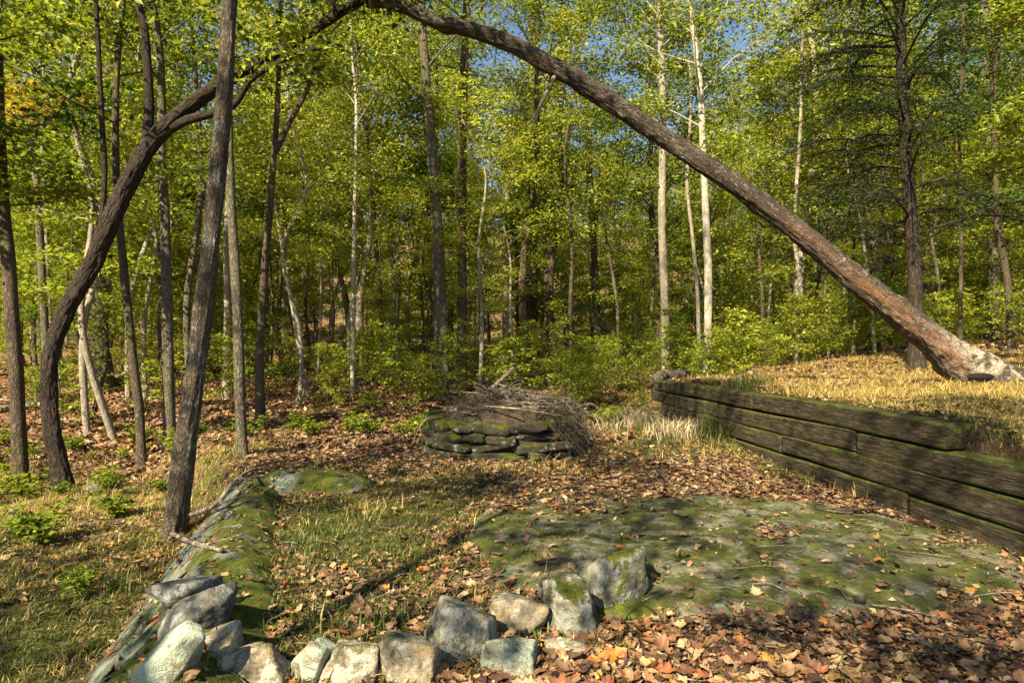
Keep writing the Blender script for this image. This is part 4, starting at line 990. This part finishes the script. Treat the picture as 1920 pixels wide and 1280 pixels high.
def basis(nrm, az):
    D = np.stack([np.cos(az), np.sin(az), 0 * az], -1); D -= nrm * (D * nrm).sum(1)[:, None]; D /= np.linalg.norm(D, axis=1)[:, None]; return D, np.cross(nrm, D)
def slope_n(x, y):
    e = .03; hx = (surf_h(x + e, y) - surf_h(x - e, y)) / (2 * e); hy = (surf_h(x, y + e) - surf_h(x, y - e)) / (2 * e)
    n = np.stack([-np.clip(hx, -1, 1), -np.clip(hy, -1, 1), np.ones_like(hx)], -1); return n / np.linalg.norm(n, axis=1)[:, None]
def merge(tpls, x, y, z, size, rg, tiltsd=.25):
    n = len(x); az = rg.random(n) * 2 * np.pi; N = slope_n(x, y) + rg.normal(size=(n, 3)) * tiltsd; flip = 1; N /= np.linalg.norm(N, axis=1)[:, None]
    D, B = basis(N, az); Vs = []; Ts = []; ti = []; off = 0; which = rg.integers(len(tpls), size=n)
    for k_, (TV, TT) in enumerate(tpls):
        m_ = which == k_; c = int(m_.sum())
        if not c: continue
        s = size[m_][:, None, None]; C = np.stack([x[m_], y[m_], z[m_]], -1)
        V = C[:, None, :] + s * (TV[None, :, 0:1] * D[m_][:, None, :] + TV[None, :, 1:2] * B[m_][:, None, :] + TV[None, :, 2:3] * N[m_][:, None, :])
        Vs.append(V.reshape(-1, 3)); T = (TT[None] + (np.arange(c) * len(TV))[:, None, None] + off).reshape(-1, 3); Ts.append(T); off += c * len(TV)
        t_ = rg.random(c); ti.append(np.repeat(t_, len(TT)))
    return np.concatenate(Vs), np.concatenate(Ts), np.concatenate(ti)
def litter_w(x, y):
    rock = on_rock(x, y) if True else 0
    w_ = np.clip(1.0 - .97 * grass_w(x, y) * np.where(x > 2.5, .8, 1), .05, 1) + .5 * fbm(x * 1.1 + 5, y * 1.1)
    w_ = np.where(rock > .0, .05 + .6 * (fbm(x * 1.6, y * 1.6 + 30) > .16), w_)
    w_ = np.where((rock > -.05) & (rock <= .02), 1.2, w_)
    w_ = np.where(ridge_h(x, y) > .0, .05, w_)
    w_ = np.where((x > wall_x(y) - .03) & (x < wall_x(y) + .26) & (y < 12.4), .0, w_)
    w_ = np.where((x + .12) ** 2 + (y - 8.75) ** 2 < 1.2, 0, w_)
    return w_
def cand(n, y0, y1, rg, pw=1.0, xr=.9):
    y = y0 + (y1 - y0) * rg.random(n) ** pw; x = (rg.random(n) * 2 - 1) * (xr * y + .5); return x, y
# the 300 that show largest
x, y = cand(9000, 2.25, 4.4, rgl, 1.0, .84); kp = rgl.random(9000) < litter_w(x, y) * .9; x, y = x[kp], y[kp]
score = (np.hypot(x, y)); odr = np.argsort(score + rgl.random(len(x)) * 1.6)[:300]; x, y = x[odr], y[odr]; z = surf_h(x, y) + .022
LM = []
for k_, (TV, TT) in enumerate(TPL): 
    m_ = mk('fallen_leaf', TV, None, TT, True); m_.materials.append(M['litter_one']); LM.append(m_)
N = slope_n(x, y) + rgl.normal(size=(len(x), 3)) * .16
for i in range(len(x)):
    o = bpy.data.objects.new('fallen_leaf', LM[i % len(LM)]); COL.objects.link(o); o.parent = GROUND
    s_ = float(rgl.uniform(.055, .12)); o.scale = (s_, s_, s_); o.location = (x[i], y[i], z[i])
    q = Vector(N[i]).to_track_quat('Z', 'Y'); o.rotation_mode = 'QUATERNION'
    from mathutils import Quaternion
    o.rotation_quaternion = q @ Quaternion((0, 0, 1), float(rgl.random() * 6.28))
Vs, Ts, ti, off = [], [], [], 0
def addm(V, T, t_):
    global off
    Vs.append(V); Ts.append(T + off); ti.append(t_); off += len(V)
x, y = cand(52000, 1.9, 10.5, rgl, .85); kp = rgl.random(len(x)) < litter_w(x, y) * .8; x, y = x[kp], y[kp]
addm(*merge(TPL, x, y, surf_h(x, y) + .004 + .022 * rgl.random(len(x)), rgl.uniform(.026, .09, len(x)), rgl, .2))
x, y = cand(110000, 1.9, 7.5, rgl, .9); kp = rgl.random(len(x)) < np.clip(litter_w(x, y), .0, 1) * .9; x, y = x[kp], y[kp]
addm(*merge(STPL, x, y, surf_h(x, y) + .003 + .01 * rgl.random(len(x)), rgl.uniform(.015, .05, len(x)), rgl, .38))
x, y = cand(120000, 9, 45, rgl, 1.3, 1.0); kp = rgl.random(len(x)) < litter_w(x, y); x, y = x[kp], y[kp]
addm(*merge(STPL, x, y, ground_h(x, y) + .01 + .03 * rgl.random(len(x)), rgl.uniform(.07, .14, len(x)) * (1 + y / 60), rgl, .35))
me = mk('leaf_litter', np.concatenate(Vs), None, np.concatenate(Ts), True, np.concatenate(ti)); tag(link('leaf_litter', me, M['litter'], GROUND), kind='stuff')

def blades(x, y, z, hgt, rg, width=.0028, lean=.5):
    n = len(x); az = rg.random(n) * 2 * np.pi; L = hgt; w_ = width * (.7 + .8 * rg.random(n)); ln = lean * (.3 + rg.random(n))
    d = np.stack([np.cos(az), np.sin(az)], -1); s = np.stack([-np.sin(az), np.cos(az)], -1)
    def lev(f, wf):
        cx = x + d[:, 0] * L * ln * f ** 1.8; cy_ = y + d[:, 1] * L * ln * f ** 1.8; cz = z + L * (f - .35 * ln * f ** 2.5)
        a = np.stack([cx + s[:, 0] * w_ * wf, cy_ + s[:, 1] * w_ * wf, cz], -1); b = np.stack([cx - s[:, 0] * w_ * wf, cy_ - s[:, 1] * w_ * wf, cz], -1); return a, b
    a0, b0 = lev(0., 1.); a1, b1 = lev(.5, .85); a2, _ = lev(1., 0.)
    V = np.stack([a0, b0, a1, b1, a2], 1).reshape(-1, 3); k = np.arange(n) * 5
    return V, np.concatenate([np.stack([k, k + 1, k + 3], -1), np.stack([k, k + 3, k + 2], -1), np.stack([k + 2, k + 3, k + 4], -1)])
rgg = np.random.default_rng(66)
def grass(name, n, y0, y1, dry, hgt, pw=.8, xr=.88):
    x, y = cand(n // 6, y0, y1, rgg, pw, xr); gw = grass_w(x, y); gw = np.where(on_rock(x, y) > .02, .006, gw); gw = np.where((x > wall_x(y) - .02) & (x < wall_x(y) + .25) & (y < 12.4), 0, gw)
    gw = np.where((x + .12) ** 2 + (y - 8.75) ** 2 < 1.2, 0, gw)
    dr = dryness(x, y); p = gw * (dr if dry else 1 - dr); kp = rgg.random(len(x)) < p ** .9
    x, y, = x[kp], y[kp]; cl = hgt * (.5 + rgg.random(len(x)) * .9) * (.7 + 1.0 * np.clip(fbm(x * 2, y * 2) + .3, 0, 1))
    x = np.repeat(x, 7) + rgg.normal(size=len(x) * 7) * .022; y = np.repeat(y, 7) + rgg.normal(size=len(x)) * .022; h_ = np.repeat(cl, 7) * (.5 + .7 * rgg.random(len(x)))
    V, T = blades(x, y, surf_h(x, y) - .004, h_, rgg, lean=1.25, width=.0026 if y1 < 7 else .003); t_ = rgg.random(len(x))
    me = mk(name, V, None, T, False, np.concatenate([t_, t_, t_])); tag(link(name, me, M['grass_dry' if dry else 'grass_green'], GROUND), kind='stuff')
grass('green_grass', 210000, 1.9, 11, False, .065); grass('dry_grass', 170000, 1.9, 11, True, .06)
grass('lawn_grass', 160000, 7, 20, True, .13, .9); grass('far_green_grass', 90000, 8, 20, False, .14, .9)

# small dead twigs strewn through the litter
acc = Acc(); x, y = cand(420, 2.1, 8, rgg, .9)
for i in range(len(x)):
    if (x[i] > wall_x(y[i]) - .05 and y[i] < 12) or (x[i] + .12) ** 2 + (y[i] - 8.75) ** 2 < 1.3: continue
    a_ = rgg.random() * 6.28; L_ = rgg.uniform(.05, .22); dx, dy = math.cos(a_) * L_, math.sin(a_) * L_
    p0 = np.array([x[i] - dx, y[i] - dy, float(surf_h(x[i] - dx, y[i] - dy)) + .02]); p1 = np.array([x[i] + dx, y[i] + dy, float(surf_h(x[i] + dx, y[i] + dy)) + .03])
    tube(acc, crooked(p0, p1, rgg, 4, .05), [float(rgg.uniform(.0015, .005)), .001], 4, seed=i)
tag(link('twig_litter', acc.mesh('twig_litter', bark=True), M['stick'], GROUND), kind='stuff')
# tufts that stand out
def tuft(px, py, n, hgt, label, mat='grass_green', spread=.06, lean=.7, width=.004, fn=surf_h):
    h = hit(px, py, fn); rg = np.random.default_rng(int(px * 7 + py)); a = rg.normal(size=(n, 2)) * spread
    x = h[0] + a[:, 0]; y = h[1] + a[:, 1]; hh = hgt * (.4 + .8 * rg.random(n)); V, T = blades(a[:, 0], a[:, 1], fn(x, y) - h[2] - .01, hh, rg, width, lean); t_ = rg.random(n)
    o = link('grass_tuft', mk('grass_tuft', V, None, T, False, np.concatenate([t_, t_, t_])), M[mat], loc=tuple(h)); tag(o, label, 'grass tuft')
tuft(1370, 800, 420, .36, 'big green tuft of grass at the foot of the timber wall', spread=.22, width=.005)
tuft(1330, 822, 300, .32, 'second green tuft against the wall foot, beside leaves', spread=.16, width=.005)
tuft(1180, 800, 420, .5, 'wide pale dry grass clump beside the stone ring', 'straw', .26, 1.3, .005)
tuft(1270, 820, 300, .38, 'low dry straw between the stone ring and the timber wall', 'straw', .2, 1.2, .004)
tuft(583, 1180, 34, .13, 'small green grass tuft behind the narrow wedge stone', spread=.03)
tuft(725, 1172, 50, .15, 'pale green grass tuft behind the tall tan stone', spread=.04)
tuft(215, 1110, 40, .26, 'tall thin grass beside the mossy rock ridge', spread=.05)
tuft(1195, 730, 380, .6, 'tall green grass growing behind the dry clump', spread=.35, width=.006)
tuft(1600, 930, 40, .22, 'sparse dark grass sprigs against the timber wall', 'grass_dry', .10, .9, .003)
tuft(1515, 905, 36, .2, 'little tuft at the wall base in the shade', spread=.08)
tuft(700, 960, 90, .16, 'sunlit yellow grass clump on the knoll', 'grass_dry', .10, .8, .003)

tuft(1822, 838, 160, .14, 'grass hanging over the end of the second timber', spread=.12, lean=1.2, width=.003)
tuft(1885, 862, 120, .13, 'grass creeping over the timber top past the stepped end', spread=.07, lean=1.2, width=.003)
# leafy ground plants
def plant_proto(seed, H, n, size, lm, name):
    rg = np.random.default_rng(seed); acc = Acc(); tw = []
    for i in range(n):
        az = rg.random() * 6.28; L = H * (.6 + .6 * rg.random()); e = np.array([math.cos(az) * L * .45, math.sin(az) * L * .45, L * .8])
        p = spline([np.zeros(3), e * .5 + [0, 0, .05 * H], e], 5); tube(acc, p, [.004, .0015], 4); tw += [p[2], p[3], p[4], p[4]]
    t = empty(name); link('stem', acc.mesh('stem', bark=True), M['bark_brown'], t); link('foliage', foliage(tw, rg, 4, size, size * .6, size * .3, flat=.35, wid=.7), M[lm], t); return t
PL = [plant_proto(700, .28, 10, .065, 'leaf_green', 'leafy_plant'), plant_proto(701, .22, 10, .07, 'leaf_green', 'leafy_plant'), plant_proto(702, .38, 9, .07, 'leaf_green', 'leafy_plant')]
x, y = cand(900, 5.2, 13, rgg, .9); m_ = (x < ridge_x(y) - .45) & (rgg.random(900) < .5) & ((x / y < -.58) | (y > 8.5)); x, y = x[m_][:64], y[m_][:64]
for i in range(len(x)): place(PL, float(x[i]), float(y[i]), float(rgg.uniform(.6, 1.15)), 'low leafy green plant on the slope below the rock ridge', 'plant', 'leafy plants on the slope below the ridge')
x, y = cand(500, 9.6, 13, rgg, .9); m_ = (x > -3.5) & (x < 2.4); x, y = x[m_][:34], y[m_][:34]
for i in range(len(x)): place(PL, float(x[i]), float(y[i]), float(rgg.uniform(.7, 1.4)), 'leafy green plant on the ground behind the stone ring', 'plant', 'leafy plants behind the stone ring')
for px, py, s_, lab in ((150, 1120, .8, 'dark stemmed small plant between the ridge and the frame edge of leaves'), (1075, 1168, .35, 'tiny sprig with three green leaves below the round mossy stone')):
    h = hit(px, py, surf_h); o = place(PL, float(h[0]), float(h[1]), s_, lab, 'plant', None)

# ------------------------------------------------------------------ labels that tell the woodland trees apart
LAND = [(95, 'the curved arching tree'), (187, 'the stout flared trunk'), (360, 'the big grey trunk'), (490, 'the dark forked trunk'), (661, 'the thin whitish trunk'), (827, 'the white footed trunk'), (949, 'the smooth pale trunk'),
        (1118, 'the side limbed trunk'), (1248, 'the scarred blotched trunk'), (1328, 'the brilliant white trunk'), (1500, 'the leaning trunk'), (1716, 'the drooping evergreen'), (1862, 'the white patched trunk')]
ORD = ['first', 'second', 'third', 'fourth', 'fifth', 'sixth', 'seventh', 'eighth', 'ninth', 'tenth', 'eleventh', 'twelfth', 'thirteenth', 'fourteenth', 'fifteenth', 'sixteenth', 'seventeenth', 'eighteenth', 'nineteenth', 'twentieth']
for grp, noun in ((GM, 'young tree'), (GB, 'forest tree'), (GP, 'slim tree')):
    bk = {}
    for o in PLACED:
        if o.get('group') != grp: continue
        px = 960 + o.location.x / o.location.y * F; c, nm = min(LAND, key=lambda q: abs(q[0] - px)); side = 'left' if px < c else 'right'
        bk.setdefault((side, nm, o['bk'], o.get('lf', 'leaves')), []).append(o)
    for (side, nm, bark_, lf), os_ in bk.items():
        for i, o in enumerate(sorted(os_, key=lambda q: q.location.y)):
            o['label'] = f"{bark_} {noun} with {lf}, {ORD[i]} back {side} of {nm}"
for o in PLACED:
    for k_ in ('bk', 'lf', 'proto'):
        if k_ in o: del o[k_]
